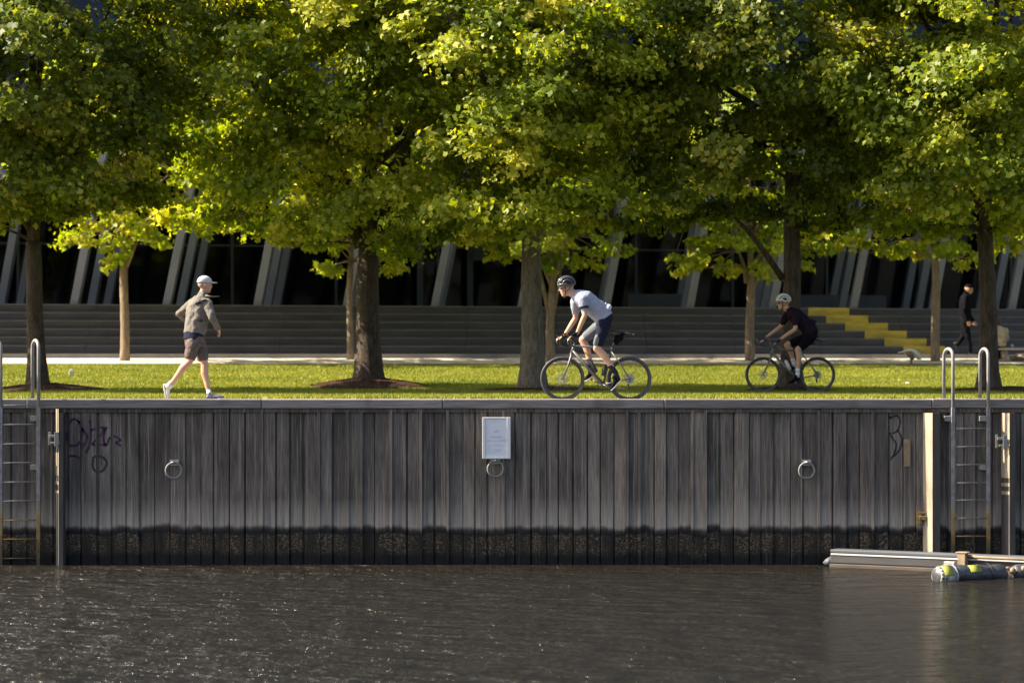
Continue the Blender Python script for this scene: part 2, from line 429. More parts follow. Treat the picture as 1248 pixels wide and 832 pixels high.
# ------------------------------------------------------------------ mesh builder
class MB:
    def __init__(s):
        s.v, s.f, s.a = [], [], []

    def add(s, vs, fs, var=0.5):
        o = len(s.v)
        s.v += [tuple(v) for v in vs]
        s.f += [tuple(i + o for i in f) for f in fs]
        s.a += [var] * len(vs)

    def box(s, x0, x1, y0, y1, z0, z1, var=0.5, mat=None):
        vs = [Vector((x, y, z)) for z in (z0, z1) for y in (y0, y1) for x in (x0, x1)]
        if mat is not None:
            vs = [mat @ v for v in vs]
        s.add(vs, [(0, 2, 3, 1), (4, 5, 7, 6), (0, 1, 5, 4), (2, 6, 7, 3), (0, 4, 6, 2), (1, 3, 7, 5)], var)

    def cbox(s, c, size, rot=None, var=0.5):
        m_ = Matrix.Translation(Vector(c))
        if rot is not None:
            m_ = m_ @ rot.to_4x4()
        a, b_, c_ = [q / 2 for q in size]
        s.box(-a, a, -b_, b_, -c_, c_, var, m_)

    def tube(s, pts, rad, n=8, cap=True, flat=None, closed=False):
        """swept tube; rad a number or list; flat=(axis Vector, factor) squashes along axis"""
        pts = [Vector(p) for p in pts]
        k = len(pts)
        if isinstance(rad, (int, float)):
            rad = [rad] * k
        rings = []
        up = None
        for i, p in enumerate(pts):
            if closed:
                t = pts[(i + 1) % k] - pts[i - 1]
            else:
                t = pts[min(i + 1, k - 1)] - pts[max(i - 1, 0)]
            t = t.normalized() if t.length > 1e-9 else Vector((0, 0, 1))
            if up is None:
                up = Vector((0, 1, 0)) if abs(t.y) < 0.9 else Vector((1, 0, 0))
            u = (up - t * up.dot(t))
            u = u.normalized() if u.length > 1e-6 else t.orthogonal().normalized()
            up = u
            w = t.cross(u)
            ring = []
            for j in range(n):
                a = 2 * PI * j / n
                d = (u * math.cos(a) + w * math.sin(a)) * rad[i]
                if flat:
                    ax, fc = flat
                    d = d + ax * (d.dot(ax) * (fc - 1))
                ring.append(p + d)
            rings.append(ring)
        vs = [v for r in rings for v in r]
        fs = []
        for i in range(k if closed else k - 1):
            i2 = (i + 1) % k
            for j in range(n):
                j2 = (j + 1) % n
                fs.append((i * n + j, i * n + j2, i2 * n + j2, i2 * n + j))
        if cap and not closed:
            fs.append(tuple(range(n))[::-1])
            fs.append(tuple((k - 1) * n + j for j in range(n)))
        s.add(vs, fs)

    def ell(s, c, r, rot=None, nu=14, nv=9):
        c = Vector(c)
        if isinstance(r, (int, float)):
            r = (r, r, r)
        vs, fs = [], []
        for i in range(nv + 1):
            th = PI * i / nv
            if i in (0, nv):
                vs.append(Vector((0, 0, r[2] * math.cos(th))))
                continue
            for j in range(nu):
                ph = 2 * PI * j / nu
                vs.append(Vector((r[0] * math.sin(th) * math.cos(ph), r[1] * math.sin(th) * math.sin(ph), r[2] * math.cos(th))))
        if rot is not None:
            vs = [rot @ v for v in vs]
        vs = [v + c for v in vs]
        for j in range(nu):
            fs.append((0, 1 + j, 1 + (j + 1) % nu))
        for i in range(nv - 2):
            for j in range(nu):
                a = 1 + i * nu + j
                b_ = 1 + i * nu + (j + 1) % nu
                fs.append((a, a + nu, b_ + nu, b_))
        last = len(vs) - 1
        o = 1 + (nv - 2) * nu
        for j in range(nu):
            fs.append((o + j, last, o + (j + 1) % nu))
        s.add(vs, fs)

    def limb(s, pts, rad, n=12):
        """round-jointed tapering chain, closed pieces meant for a voxel remesh"""
        for i in range(len(pts) - 1):
            s.tube([pts[i], pts[i + 1]], [rad[i], rad[i + 1]], n)
        for p, r in zip(pts, rad):
            s.ell(p, r * 1.0, None, 12, 8)

    def loft(s, secs, n=16):
        """secs: (centre, axis_a, ra, axis_b, rb)"""
        vs, fs = [], []
        for c, a_, ra, b_, rb in secs:
            for j in range(n):
                t_ = 2 * PI * j / n
                vs.append(Vector(c) + Vector(a_) * ra * math.cos(t_) + Vector(b_) * rb * math.sin(t_))
        for i in range(len(secs) - 1):
            for j in range(n):
                j2 = (j + 1) % n
                fs.append((i * n + j, i * n + j2, (i + 1) * n + j2, (i + 1) * n + j))
        fs.append(tuple(range(n))[::-1])
        fs.append(tuple((len(secs) - 1) * n + j for j in range(n)))
        s.add(vs, fs)

    def mesh(s, name):
        me = bpy.data.meshes.new(name)
        me.from_pydata([tuple(v) for v in s.v], [], s.f)
        me.update()
        return me

    def build(s, name, mat, parent=None, smooth=False, bevel=0, remesh=0, sm=5, solid=0, dispn=0, fixn=True):
        me = s.mesh(name)
        at2 = me.attributes.new('var', 'FLOAT', 'POINT')
        at2.data.foreach_set('value', np.array(s.a, dtype=np.float32))
        o = bpy.data.objects.new(name, me)
        col.objects.link(o)
        if fixn:
            import bmesh
            bm = bmesh.new()
            bm.from_mesh(me)
            bmesh.ops.recalc_face_normals(bm, faces=bm.faces)
            bm.to_mesh(me)
            bm.free()
        if remesh or bevel or solid:
            if remesh:
                r_ = o.modifiers.new('r', 'REMESH')
                r_.mode = 'VOXEL'
                r_.voxel_size = remesh
                q = o.modifiers.new('s', 'SMOOTH')
                q.factor = 0.5
                q.iterations = sm
                if dispn:
                    tx = bpy.data.textures.new('folds', 'CLOUDS')
                    tx.noise_scale = 0.09
                    d_ = o.modifiers.new('d', 'DISPLACE')
                    d_.texture = tx
                    d_.strength = dispn
                    d_.mid_level = 0.5
            if solid:
                q = o.modifiers.new('so', 'SOLIDIFY')
                q.thickness = solid
            if bevel:
                q = o.modifiers.new('b', 'BEVEL')
                q.width = bevel
                q.segments = 2
                q.limit_method = 'ANGLE'
            dg = bpy.context.evaluated_depsgraph_get()
            me2 = bpy.data.meshes.new_from_object(o.evaluated_get(dg))
            o.modifiers.clear()
            o.data = me2
            me2.name = name
            bpy.data.meshes.remove(me)
            me = me2
        me.materials.clear()
        me.materials.append(mat)
        if smooth:
            me.polygons.foreach_set('use_smooth', [True] * len(me.polygons))
        if parent is not None:
            o.parent = parent
        return o


def tag(o, label=None, cat=None, group=None, kind=None):
    if label:
        o['label'] = label
    if cat:
        o['category'] = cat
    if group:
        o['group'] = group
    if kind:
        o['kind'] = kind
    return o


def empty(name, loc, label, cat, group=None, rz=0):
    o = bpy.data.objects.new(name, None)
    col.objects.link(o)
    o.empty_display_size = 0.2
    o.location = loc
    o.rotation_euler.z = rz
    return tag(o, label, cat, group)


def reloc(o, origin):
    """move mesh data so that the object's origin sits at origin"""
    o.data.transform(Matrix.Translation(-Vector(origin)))
    o.location = origin
    return o


def copy_tree(o, parent=None):
    c = o.copy()
    col.objects.link(c)
    if parent is not None:
        c.parent = parent
    for ch in [q for q in bpy.data.objects if q.parent == o]:
        copy_tree(ch, c)
    return c


# ------------------------------------------------------------------ terrain
TAN = 0.25            # the building line recedes to the right


def sstep(t):
    t = max(0.0, min(1.0, t))
    return t * t * (3 - 2 * t)


def uof(x, D):
    return D - TAN * max(-30, min(30, x)) * sstep((D - 51) / 9)


def prof(u):
    P = [(-100, 0), (50.5, 0), (53, 0.035), (56, 0.15), (60, 0.34), (65, 0.545), (68, 0.69), (72, 0.70), (500, 0.70)]
    for (a, za), (b_, zb) in zip(P, P[1:]):
        if u <= b_:
            return za + (zb - za) * (u - a) / (b_ - a)
    return 0.7


def gz(x, D):
    return prof(uof(x, D))


def grid_sheet(name, xs, Ds, zf, mat):
    vs = [(x, D - 40, zf(x, D)) for D in Ds for x in xs]
    n = len(xs)
    fs = [(j * n + i, j * n + i + 1, (j + 1) * n + i + 1, (j + 1) * n + i) for j in range(len(Ds) - 1) for i in range(n - 1)]
    mb = MB()
    mb.add(vs, fs)
    o = mb.build(name, mat, smooth=True, fixn=False)
    return o


xs = [-600, -200, -80] + [-45 + i * 1.5 for i in range(61)] + [80, 200, 600]
Ds = [40.5, 42, 44, 46, 48, 50] + [50.5 + 0.5 * i for i in range(42)] + [73, 78, 90, 150, 400, 1200]
tag(grid_sheet('ground', xs, Ds, gz, M['turf']), 'lawn ground of the park behind the river wall', 'lawn', kind='structure')
tag(grid_sheet('promenade', [-60, 60], [40.32, 43.4], lambda x, D: 0.008, M['promenade_paving']), 'grey paved promenade along the top of the river wall', 'path', kind='structure')

# beige path: u 65..68
mb = MB()
xp = [-45 + i * 1.5 for i in range(61)]
vs = []
for u in (65.0, 66.5, 68.0):
    for x in xp:
        D = u + TAN * max(-30, min(30, x))
        vs.append((x, D - 40, prof(u) + 0.02))
n = len(xp)
mb.add(vs, [(j * n + i, j * n + i + 1, (j + 1) * n + i + 1, (j + 1) * n + i) for j in range(2) for i in range(n - 1)])
tag(mb.build('path', M['beige_paving'], fixn=False), 'pale beige sunlit path between the lawn and the dark steps', 'path', kind='structure')


def strip(mb, u0, u1, z0, z1, x0=-30, x1=30, var=0.5):
    """a straight bar parallel to the building line"""
    y = lambda u, x: u + TAN * x - 40
    vs = [(x0, y(u0, x0), z0), (x1, y(u0, x1), z0), (x1, y(u1, x1), z0), (x0, y(u1, x0), z0),
          (x0, y(u0, x0), z1), (x1, y(u0, x1), z1), (x1, y(u1, x1), z1), (x0, y(u1, x0), z1)]
    mb.add(vs, [(0, 3, 2, 1), (4, 5, 6, 7), (0, 1, 5, 4), (1, 2, 6, 5), (2, 3, 7, 6), (3, 0, 4, 7)], var)


mb = MB()
strip(mb, 68.0, 69.0, 0.3, 0.82)
tag(mb.build('pavement', M['kerb_stone']), 'grey raised stone pavement at the foot of the steps', 'pavement', kind='structure')
mb = MB()
strip(mb, 64.92, 65.0, 0.3, 0.575)
tag(mb.build('path_edging', M['kerb_stone']), 'thin stone edging between the lawn and the beige path', 'edging', kind='structure')

# steps
RIS, TRD = 0.215, 0.35
steps = empty('terraced_steps', (0, 29, 0.82), 'wide dark bluestone terraced steps with a yellow painted stair behind the lawn', 'steps')
random.seed(4)
for k in range(6):
    mb = MB()
    u0 = 69.0 + k * TRD
    u1 = 72.0 if k < 5 else 80.0
    z0 = 0.82 + (k * RIS if k else -0.5)
    z1 = 0.82 + (k + 1) * RIS - 0.03
    # long stones with open joints
    x = -30.0
    while x < 30:
        w = 2.4
        strip(mb, u0, u1, z0, z1, x, min(30, x + w) - 0.008)
        x += w
    o = mb.build('step', M['bluestone'], steps)
    mb2 = MB()
    x = -30.0 + 0.01 * k
    while x < 30:
        strip(mb2, u0 - 0.015, u1, z1 + 0.0, z1 + 0.03, x, min(30, x + 2.4) - 0.008)
        x += 2.4
    n_ = mb2.build('nosing', M['nosing'], o)
    for q in (o, n_):
        q.data.transform(Matrix.Translation((0, -29, -0.82)))


def xat(px, u):
    a = (px - 624) / F
    return a * u / (1 - TAN * a)


yel = [(985, 1035), (1007, 1058), (1030, 1082), (1054, 1105), (1078, 1129), (1101, 1152)]
for k in range(6):
    p0, p1 = yel[5 - k]
    u0 = 69.0 + k * TRD
    mb = MB()
    strip(mb, u0 - 0.019, u0 - 0.003, 0.825 + k * RIS, 0.82 + (k + 1) * RIS + 0.004, xat(p0, u0), xat(p1, u0))
    strip(mb, u0 - 0.019, u0 + TRD - 0.02, 0.82 + (k + 1) * RIS + 0.0045, 0.82 + (k + 1) * RIS + 0.008, xat(p0, u0), xat(p1, u0))
    o = mb.build('yellow_tread_paint', M['yellow_paint'], steps)
    o.data.transform(Matrix.Translation((0, -29, -0.82)))
ZD = 0.82 + 6 * RIS     # deck level

# ------------------------------------------------------------------ building
bld = empty('convention_building', (0, 36, ZD), 'long dark glazed building with raked grey columns behind the park', 'building')


def bpart(mb, name, mat, parent=bld, **k):
    o = mb.build(name, mat, parent, **k)
    o.data.transform(Matrix.Translation((0, -36, -ZD)))
    return o


for row in range(3):
    u = 71.2 + row * 2.7
    for k in range(-6, 18):
        xb = -11.4 + 2.33 * k
        yb = 71.2 + TAN * xb - 40 + row * 2.7
        if abs(xb) > 27:
            continue
        L = 5.55
        lean = 0.19 + 0.012 * math.sin(k * 1.7)
        mb = MB()
        w, d = 0.108, 0.20
        for_v = []
        for z, sh in ((0.0, 0.0), (L, L * lean)):
            for (ax, ay) in ((-w, -d), (w, -d), (w, d), (-w, d)):
                for_v.append((xb + ax + sh, yb + ay, ZD + z - 0.01))
        mb.add(for_v, [(0, 3, 2, 1), (4, 5, 6, 7), (0, 1, 5, 4), (1, 2, 6, 5), (2, 3, 7, 6), (3, 0, 4, 7)])
        bpart(mb, 'raked_column', M['column_paint'], bevel=0.02)
# soffit and upper facade
mb = MB()
strip(mb, 70.9, 84.0, ZD + 5.5, ZD + 5.9, -30, 36)
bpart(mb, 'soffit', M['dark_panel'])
mb = MB()
strip(mb, 84.0, 92, ZD + 5.0, ZD + 16, -30, 36)
strip(mb, 92.01, 92.3, 0.2, ZD + 16, -30, 36)
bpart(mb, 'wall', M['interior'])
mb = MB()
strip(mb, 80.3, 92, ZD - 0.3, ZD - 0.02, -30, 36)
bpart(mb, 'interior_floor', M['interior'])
# glazing
mull = []
x = -29.6
UG = 80.0
for i in range(21):
    x0 = -29.6 + i * 3.04
    mb = MB()
    strip(mb, UG + 0.03, UG + 0.05, ZD + 0.02, ZD + 5.49, x0 + 0.05, x0 + 2.99)
    bpart(mb, 'glass_pane', M['dark_glass'])
    mb = MB()
    strip(mb, UG - 0.03, UG + 0.1, ZD - 0.01, ZD + 5.49, x0 - 0.04, x0 + 0.04)
    bpart(mb, 'mullion', M['dark_frame'])
mb = MB()
strip(mb, UG - 0.02, UG + 0.028, ZD + 1.93, ZD + 1.985, -30, 35)
bpart(mb, 'transom', M['dark_frame'])
for px in (512, 573):
    xx = xat(px, UG - 0.3)
    mb = MB()
    strip(mb, UG - 0.4, UG - 0.25, ZD, ZD + 5.49, xx - 0.09, xx + 0.09)
    bpart(mb, 'post', M['dark_frame'])
# hanging sign panel and a dim counter inside
mb = MB()
strip(mb, 79.2, 79.26, ZD + 1.55, ZD + 1.95, xat(577, 79.2), xat(590, 79.2))
bpart(mb, 'blank_sign_panel', M['low_wall'])
mb = MB()
strip(mb, 85, 85.6, ZD - 0.02, ZD + 0.9, xat(468, 85), xat(500, 85))
strip(mb, 84.9, 85.7, ZD + 0.9, ZD + 0.96, xat(466, 85), xat(502, 85))
bpart(mb, 'counter', M['column_paint'])
mb = MB()
for (a, b_, z0, z1) in ((493, 498, 1.1, 1.5), (494, 499, 0.65, 0.75), (470, 472, 0.5, 2.2)):
    strip(mb, 86, 86.1, ZD + z0 * 1.2, ZD + z1 * 1.2, xat(a, 86), xat(b_, 86))
bpart(mb, 'poster', M['sign_frame'])
for (a, b_, lbl, u) in ((766, 834, 'low dark panel wall on the deck above the steps right of the front cyclist', 76.0), (975, 1080, 'low dark panel wall on the deck above the yellow stair', 76.0)):
    mb = MB()
    strip(mb, u, u + 0.3, ZD, ZD + 0.5, xat(a, u), xat(b_, u))
    o = mb.build('low_wall', M['low_wall'], bevel=0.01)
    tag(o, lbl, 'wall', 'low panel walls on the deck')
    reloc(o, (xat((a + b_) / 2, u), u + TAN * xat((a + b_) / 2, u) - 40, ZD))

# ------------------------------------------------------------------ river
WZ = -2.463
mb = MB()
mb.add([(-600, -500, WZ), (600, -500, WZ), (600, 0.3, WZ), (-600, 0.3, WZ)], [(0, 1, 2, 3)])
tag(mb.build('river_water', M['water'], fixn=False), 'dark grey brown rippled river water', 'river', kind='structure')

# ------------------------------------------------------------------ river wall
wall = empty('river_wall', (0, 0, 0), 'long weathered grey timber river wall with black tide mark', 'wall')
rw = random.Random(11)
planks = []          # (x0, x1, yfront)
x = -30.0
while x < 30:
    w = 0.205 + rw.uniform(-0.04, 0.03)
    planks.append((x, x + w, 0.0 - rw.choice([0, 0.006, 0.014, 0.022, 0.03])))
    x += w + rw.choice([0.012, 0.018, 0.03, 0.012])
mb = MB()
for (a, b_, yf) in planks:
    v = min(1, max(0, rw.gauss(0.42, 0.24)))
    zt = -0.075 - rw.random() * 0.02
    # slightly rounded board: chamfered front edges
    c = 0.009
    sec = [(a, 0.018), (a, yf + c), (a + c, yf), (b_ - c, yf), (b_, yf + c), (b_, 0.018)]
    vs, fs = [], []
    for z in (-3.2, zt):
        lean_ = 0.0035 * math.sin(a * 9.7) if z > -1 else 0
        vs += [(p + lean_, q, z) for p, q in sec]
    k = len(sec)
    for i in range(k):
        j = (i + 1) % k
        fs.append((i, j, k + j, k + i))
    fs += [tuple(range(k))[::-1], tuple(range(k, 2 * k))]
    mb.add(vs, fs, v)
mb.build('plank_facing', M['river_timber'], wall)
mb = MB()
mb.box(-30, 30, 0.022, 0.30, -3.3, -0.10)
mb.build('backing', M['river_timber'], wall)
# narrow cover battens on some joints
mb = MB()
for i, (a, b_, yf) in enumerate(planks):
    if rw.random() < 0.24:
        mb.box(b_ - 0.012, b_ + 0.03, -0.055, -0.002 + 0.0 * yf, -3.2, -0.10 - rw.random() * 0.02, min(1, rw.random() * 0.8 + 0.2))
mb.build('cover_batten', M['river_timber'], wall)
# capping: upper beam in lengths, lower waler
xj = [-30, -24.2, -18.5, -12.4, -7.4, -3.82, -1.06, 2.32, 6.4, 9.4, 12.1, 18, 24, 30]
for i, (a, b_) in enumerate(zip(xj, xj[1:])):
    mb = MB()
    dz = rw.uniform(-0.004, 0.004)
    mb.box(a + 0.004, b_ - 0.004, -0.085 + rw.uniform(-0.006, 0.006), 0.31, -0.085 + dz, 0.055 + dz, rw.random())
    mb.build('capping_beam', M['capping'], wall, bevel=0.012)
mb = MB()
for a, b_ in ((-30, -8.0), (-7.99, -4.3), (-4.29, 0.1), (0.11, 4.7), (4.71, 30)):
    mb.box(a, b_ - 0.01, -0.052 + rw.uniform(-0.004, 0.004), 0.28, -0.150, -0.088, rw.random() * 0.3)
mb.build('waler', M['river_timber'], wall, bevel=0.006)


def wy(x):
    for a, b_, yf in planks:
        if a + 0.008 <= x <= b_ - 0.008:
            return yf
    return None


def pxx(px, D=40.0):
    return (px - 624) * D / F


def pzz(py, D=40.0):
    return ZC - (py - HZ) * D / F


def stroke(mb, pts, w):
    """paint line given in photo pixels, laid on the boards, skipping the gaps"""
    pp = [Vector((pxx(a), 0, pzz(b_))) for a, b_ in pts]
    # catmull rom
    out = []
    for i in range(len(pp) - 1):
        p0, p1, p2, p3 = pp[max(i - 1, 0)], pp[i], pp[i + 1], pp[min(i + 2, len(pp) - 1)]
        k = max(3, int((p2 - p1).length / 0.008))
        for j in range(k):
            t_ = j / k
            out.append(0.5 * ((2 * p1) + (p2 - p0) * t_ + (2 * p0 - 5 * p1 + 4 * p2 - p3) * t_ ** 2 + (3 * p1 - p0 - 3 * p2 + p3) * t_ ** 3))
    for a, b_ in zip(out, out[1:]):
        y = wy((a.x + b_.x) / 2)
        if y is None:
            continue
        d = (b_ - a)
        if d.length < 1e-6:
            continue
        d.normalize()
        nn = Vector((-d.z, 0, d.x)) * w / 2
        a2, b2 = a - d * 0.002, b_ + d * 0.002
        y -= 0.003
        mb.add([(a2.x - nn.x, y, a2.z - nn.z), (b2.x - nn.x, y, b2.z - nn.z), (b2.x + nn.x, y, b2.z + nn.z), (a2.x + nn.x, y, a2.z + nn.z)], [(0, 1, 2, 3)])


mb = MB()
for pts in ([(84, 519), (81, 532), (84, 541), (93, 543), (99, 535), (101, 522), (95, 512), (88, 511), (83, 521)],
            [(95, 512), (101, 523), (107, 531), (105, 538), (98, 548)],
            [(110, 512), (111, 526), (110, 540), (105, 552)],
            [(111, 524), (117, 522), (127, 521), (122, 531), (113, 541), (122, 542), (129, 541)],
            [(130, 520), (126, 532), (129, 543), (134, 533), (139, 531), (147, 536), (141, 539), (148, 543)],
            [(84, 556), (92, 555), (99, 560)],
            [(113, 558), (120, 555), (128, 559), (130, 566), (124, 574), (117, 574), (113, 567), (114, 559)]):
    stroke(mb, pts, 0.034)
mb.build('graffiti', M['graffiti_purple'], wall, fixn=False)
mb = MB()
for pts in ([(1085, 507), (1083, 520), (1087, 533), (1092, 540), (1090, 552), (1085, 560)],
            [(1085, 510), (1092, 506), (1097, 512), (1094, 524), (1087, 528)],
            [(1094, 524), (1099, 535), (1096, 548), (1089, 556)]):
    stroke(mb, pts, 0.022)
mb.build('graffiti', M['graffiti_dark'], wall, fixn=False)
# worn bare patch on a board
mb = MB()
mb.box(pxx(1101), pxx(1109), -0.036, -0.031, pzz(568), pzz(535))
mb.build('worn_patch', M['raw_wood'], wall, bevel=0.004)


# piles standing proud of the boards: left-turned face painted sunlit pale, body painted shade dark
def pile(px0, px1, lbl, segs, proud=0.10):
    xa, xb = pxx(px0, 39.9), pxx(px1, 39.9)
    w = xb - xa
    t_ = empty('marker_pile', (xa, -0.03, WZ), lbl, 'post', 'pale piles on the river wall')
    mb = MB()
    # body: triangle-like section, ridge to the front at xb
    sec = [(0, -0.035 + 0.03 - 0.03), (w, -proud), (w + w * 0.9, -proud), (w + w * 0.9, 0.0)]
    vs = [(p, q, z) for z in (-0.5, -WZ - 0.155) for p, q in sec]
    mb.add(vs, [(0, 1, 5, 4), (1, 2, 6, 5), (2, 3, 7, 6), (3, 0, 4, 7), (0, 3, 2, 1), (4, 5, 6, 7)])
    mb.build('pile_body', M['pile_side'], t_)
    nrm = Vector((-proud + 0.035, -w, 0)).normalized()
    for (y0, y1) in segs:  # pale panels over the stretches painted as sunlit
        z0, z1 = pzz(y1, 39.9) - WZ, pzz(y0, 39.9) - WZ
        mb = MB()
        a = Vector((0.0, -0.035, 0))
        b_ = Vector((w, -proud, 0))
        a1, b1 = a + nrm * 0.004, b_ + nrm * 0.004
        vs = [(q.x, q.y, z) for z in (z0, z1) for q in (a, b_, b1, a1)]
        mb.add(vs, [(0, 1, 5, 4), (1, 2, 6, 5), (2, 3, 7, 6), (3, 0, 4, 7), (0, 3, 2, 1), (4, 5, 6, 7)])
        mb.build('pile_face', M['pile_face'], t_)
    return t_


p1 = pile(67.5, 73.5, 'narrow pale sided pile beside the purple graffiti at the left ladder', [(498, 530), (551, 579), (586, 590), (597, 600)], 0.21)
p2 = pile(1125.5, 1135.5, 'tall pale sided pile with rusty bracket left of the right ladder', [(503, 672)], 0.16)
p3 = pile(1221, 1228.5, 'narrow pale sided pile right of the right ladder', [(503, 535), (541, 582), (588, 592), (598, 602)], 0.21)
for p, (x_, z_) in ((p1, (0.02, 1.92)), (p3, (0.0, 1.88))):
    mb = MB()
    mb.box(x_ - 0.11, x_ - 0.075, -0.075, 0, z_ - 0.1, z_ + 0.1)
    mb.box(x_ - 0.07, x_ + 0.07, -0.115, -0.09, z_ - 0.08, z_ - 0.05)
    mb.box(x_ - 0.09, x_ + 0.03, -0.10, -0.08, z_ + 0.02, z_ + 0.06)
    mb.box(x_ - 0.01, x_ + 0.055, -0.128, -0.118, z_ - 0.12, z_ + 0.1)
    for i_ in range(len(mb.v)):
        mb.v[i_] = (mb.v[i_][0], mb.v[i_][1] - 0.10, mb.v[i_][2])
    mb.build('bracket', M['pale_steel'], p, bevel=0.004)
mb = MB()
mb.box(-0.10, -0.02, -0.07, 0, 0.62, 0.82)
mb.box(-0.07, 0.04, -0.10, -0.071, 0.68, 0.74)
mb.box(-0.075, 0.03, -0.09, -0.071, 0.78, 0.80)
mb.build('rusty_bracket', simple('rusty_yellow', (0.28, 0.18, 0.055), 0.8, var=0.4, scale=18), p2, bevel=0.004)


# mooring rings: galvanised ring hanging flat on the boards
def mooring_ring(px, py, lbl, rzy=0.0):
    c = at(px, py, 39.93)
    t_ = empty('mooring_ring', c, lbl, 'mooring ring', 'mooring rings on the river wall')
    mb = MB()
    pts = [(0.118 * math.cos(a), -0.012 - 0.03 * math.sin(a * 0.5) ** 2, 0.118 * math.sin(a)) for a in [2 * PI * i / 32 for i in range(32)]]
    mb.tube(pts, 0.0165, 8, closed=True)
    mb.build('ring', M['pale_steel'], t_, smooth=True)
    mb = MB()
    mb.tube([(-0.035, 0.06, 0.12), (-0.035, -0.03, 0.125), (0, -0.055, 0.128), (0.035, -0.03, 0.125), (0.035, 0.06, 0.12)], 0.012, 8)
    mb.cbox((0, 0.025, 0.12), (0.14, 0.02, 0.09))
    mb.build('staple_plate', M['galv'], t_)


mooring_ring(212, 573, 'grey steel mooring ring right of the purple graffiti')
mooring_ring(604, 571, 'grey steel mooring ring right below the white notice board')
mooring_ring(983, 573, 'grey steel mooring ring on the wall below the rear cyclist')

# notice board
c = at(605, 533.5, 39.88)
t_ = empty('notice_board', c, 'white framed notice board with faint print fixed to the river wall', 'sign')
W2, H2 = 0.215, 0.315
mb = MB()
mb.box(-W2 + 0.02, W2 - 0.02, -0.004, 0.02, -H2 + 0.02, H2 - 0.02)
mb.build('panel', M['white_sign'], t_)
mb = MB()
mb.box(-W2, -W2 + 0.042, -0.016, 0.022, -H2, H2)
mb.box(W2 - 0.055, W2, -0.018, 0.022, -H2, H2)
mb.box(-W2 + 0.043, W2 - 0.056, -0.014, 0.022, H2 - 0.025, H2)
mb.box(-W2 + 0.043, W2 - 0.056, -0.014, 0.022, -H2, -H2 + 0.028)
mb.build('frame', M['sign_frame'], t_, bevel=0.004)
mb = MB()
mb.box(-0.16, 0.15, -0.007, -0.0045, -0.05, -0.022)
mb.ell((-0.005, -0.005, 0.11), (0.05, 0.002, 0.022))
rs = random.Random(2)
for i in range(8):
    z = -0.10 - i * 0.018
    mb.box(-0.155, -0.155 + 0.05 + rs.random() * 0.22, -0.007, -0.0045, z, z + 0.004)
for i in range(3):
    z = 0.03 - i * 0.016
    mb.box(-0.10, 0.05 + rs.random() * 0.05, -0.007, -0.0045, z, z + 0.003)
mb.build('faint_print', M['sign_ink'], t_)
for a in (-0.1, 0.1):
    for z in (-0.2, 0.16):
        mb = MB()
        mb.box(a - 0.02, a + 0.02, 0.022, 0.12, z, z + 0.04)
        mb.build('fixing', M['galv'], t_)


# ladders
def hoop(t_, xs_, xback, ztop, zbot_front, ox):
    """handrail: up from the stile in front of the wall, over, and down onto the capping"""
    mb = MB()
    yf, yb = -0.16, 0.17
    pts = [(xs_, yf, zbot_front), (xs_, yf, ztop - 0.12)]
    for i in range(1, 8):
        a = PI * i / 8
        s_ = 0.5 - 0.5 * math.cos(a)
        pts.append((xs_ + (xback - xs_) * s_, yf + (yb - yf) * s_, ztop - 0.12 + 0.12 * math.sin(a)))
    pts += [(xback, yb, ztop - 0.12), (xback, yb, 0.062)]
    pts = [(p[0] - ox, p[1], p[2]) for p in pts]
    mb.tube(pts, 0.026, 10)
    o = mb.build('handrail', M['pale_steel'], t_, smooth=True)
    mb = MB()
    mb.cbox((xback - ox, yb, 0.061), (0.13, 0.13, 0.014))
    mb.build('foot_plate', M['pale_steel'], o, bevel=0.003)


def ladder(x0, x1, xb0, xb1, ztop, lbl, sleeve0, sleeve1, rungy):
    ox = (x0 + x1) / 2
    t_ = empty('wall_ladder', (ox, 0, 0), lbl, 'ladder', 'steel ladders on the river wall')
    for xs_ in (x0, x1):
        mb = MB()
        mb.box(xs_ - 0.028 - ox, xs_ + 0.028 - ox, -0.185, -0.135, -3.0, -0.07)
        mb.build('stile', M['ladder'], t_, bevel=0.006)
    for y in rungy:
        z = pzz(y, 39.84)
        mb = MB()
        mb.tube([(x0 - ox, -0.16, z), (x1 - ox, -0.16, z)], 0.012, 8)
        mb.build('rung', M['ladder'], t_, smooth=True)
    hoop(t_, x0, xb0, ztop, sleeve0, ox)
    hoop(t_, x1, xb1, ztop, sleeve1, ox)
    for xs_, s_ in ((x0, -1), (x1, -1)):
        for z in ((-0.24, -0.98) if xs_ == x1 else (-0.24,)):
            mb = MB()
            mb.box(xs_ - 0.028 - 0.10 - ox, xs_ - 0.03 - ox, -0.17, -0.02, z - 0.04, z + 0.04)
            mb.build('wall_bracket', M['pale_steel'], t_, bevel=0.004)
    return t_


ladder(pxx(1, 39.84), pxx(47, 39.84), pxx(-11, 40.2), pxx(40, 40.2), 0.95, 'steel ladder with hooped handrails at the left end beside purple graffiti',
       -0.62, -0.60, [493.5, 517, 540.5, 563.5, 587, 610, 633.5, 656.5, 680])
ladder(pxx(1161.5, 39.84), pxx(1204.5, 39.84), pxx(1150, 40.2), pxx(1194, 40.2), 0.82, 'steel ladder with hooped handrails between the two pale piles at right',
       -0.45, -0.64, [522, 544, 566, 588, 609, 631, 653, 675])

# ------------------------------------------------------------------ pontoon beam and floats
def mid(a, b_, t_):
    return a + (b_ - a) * t_


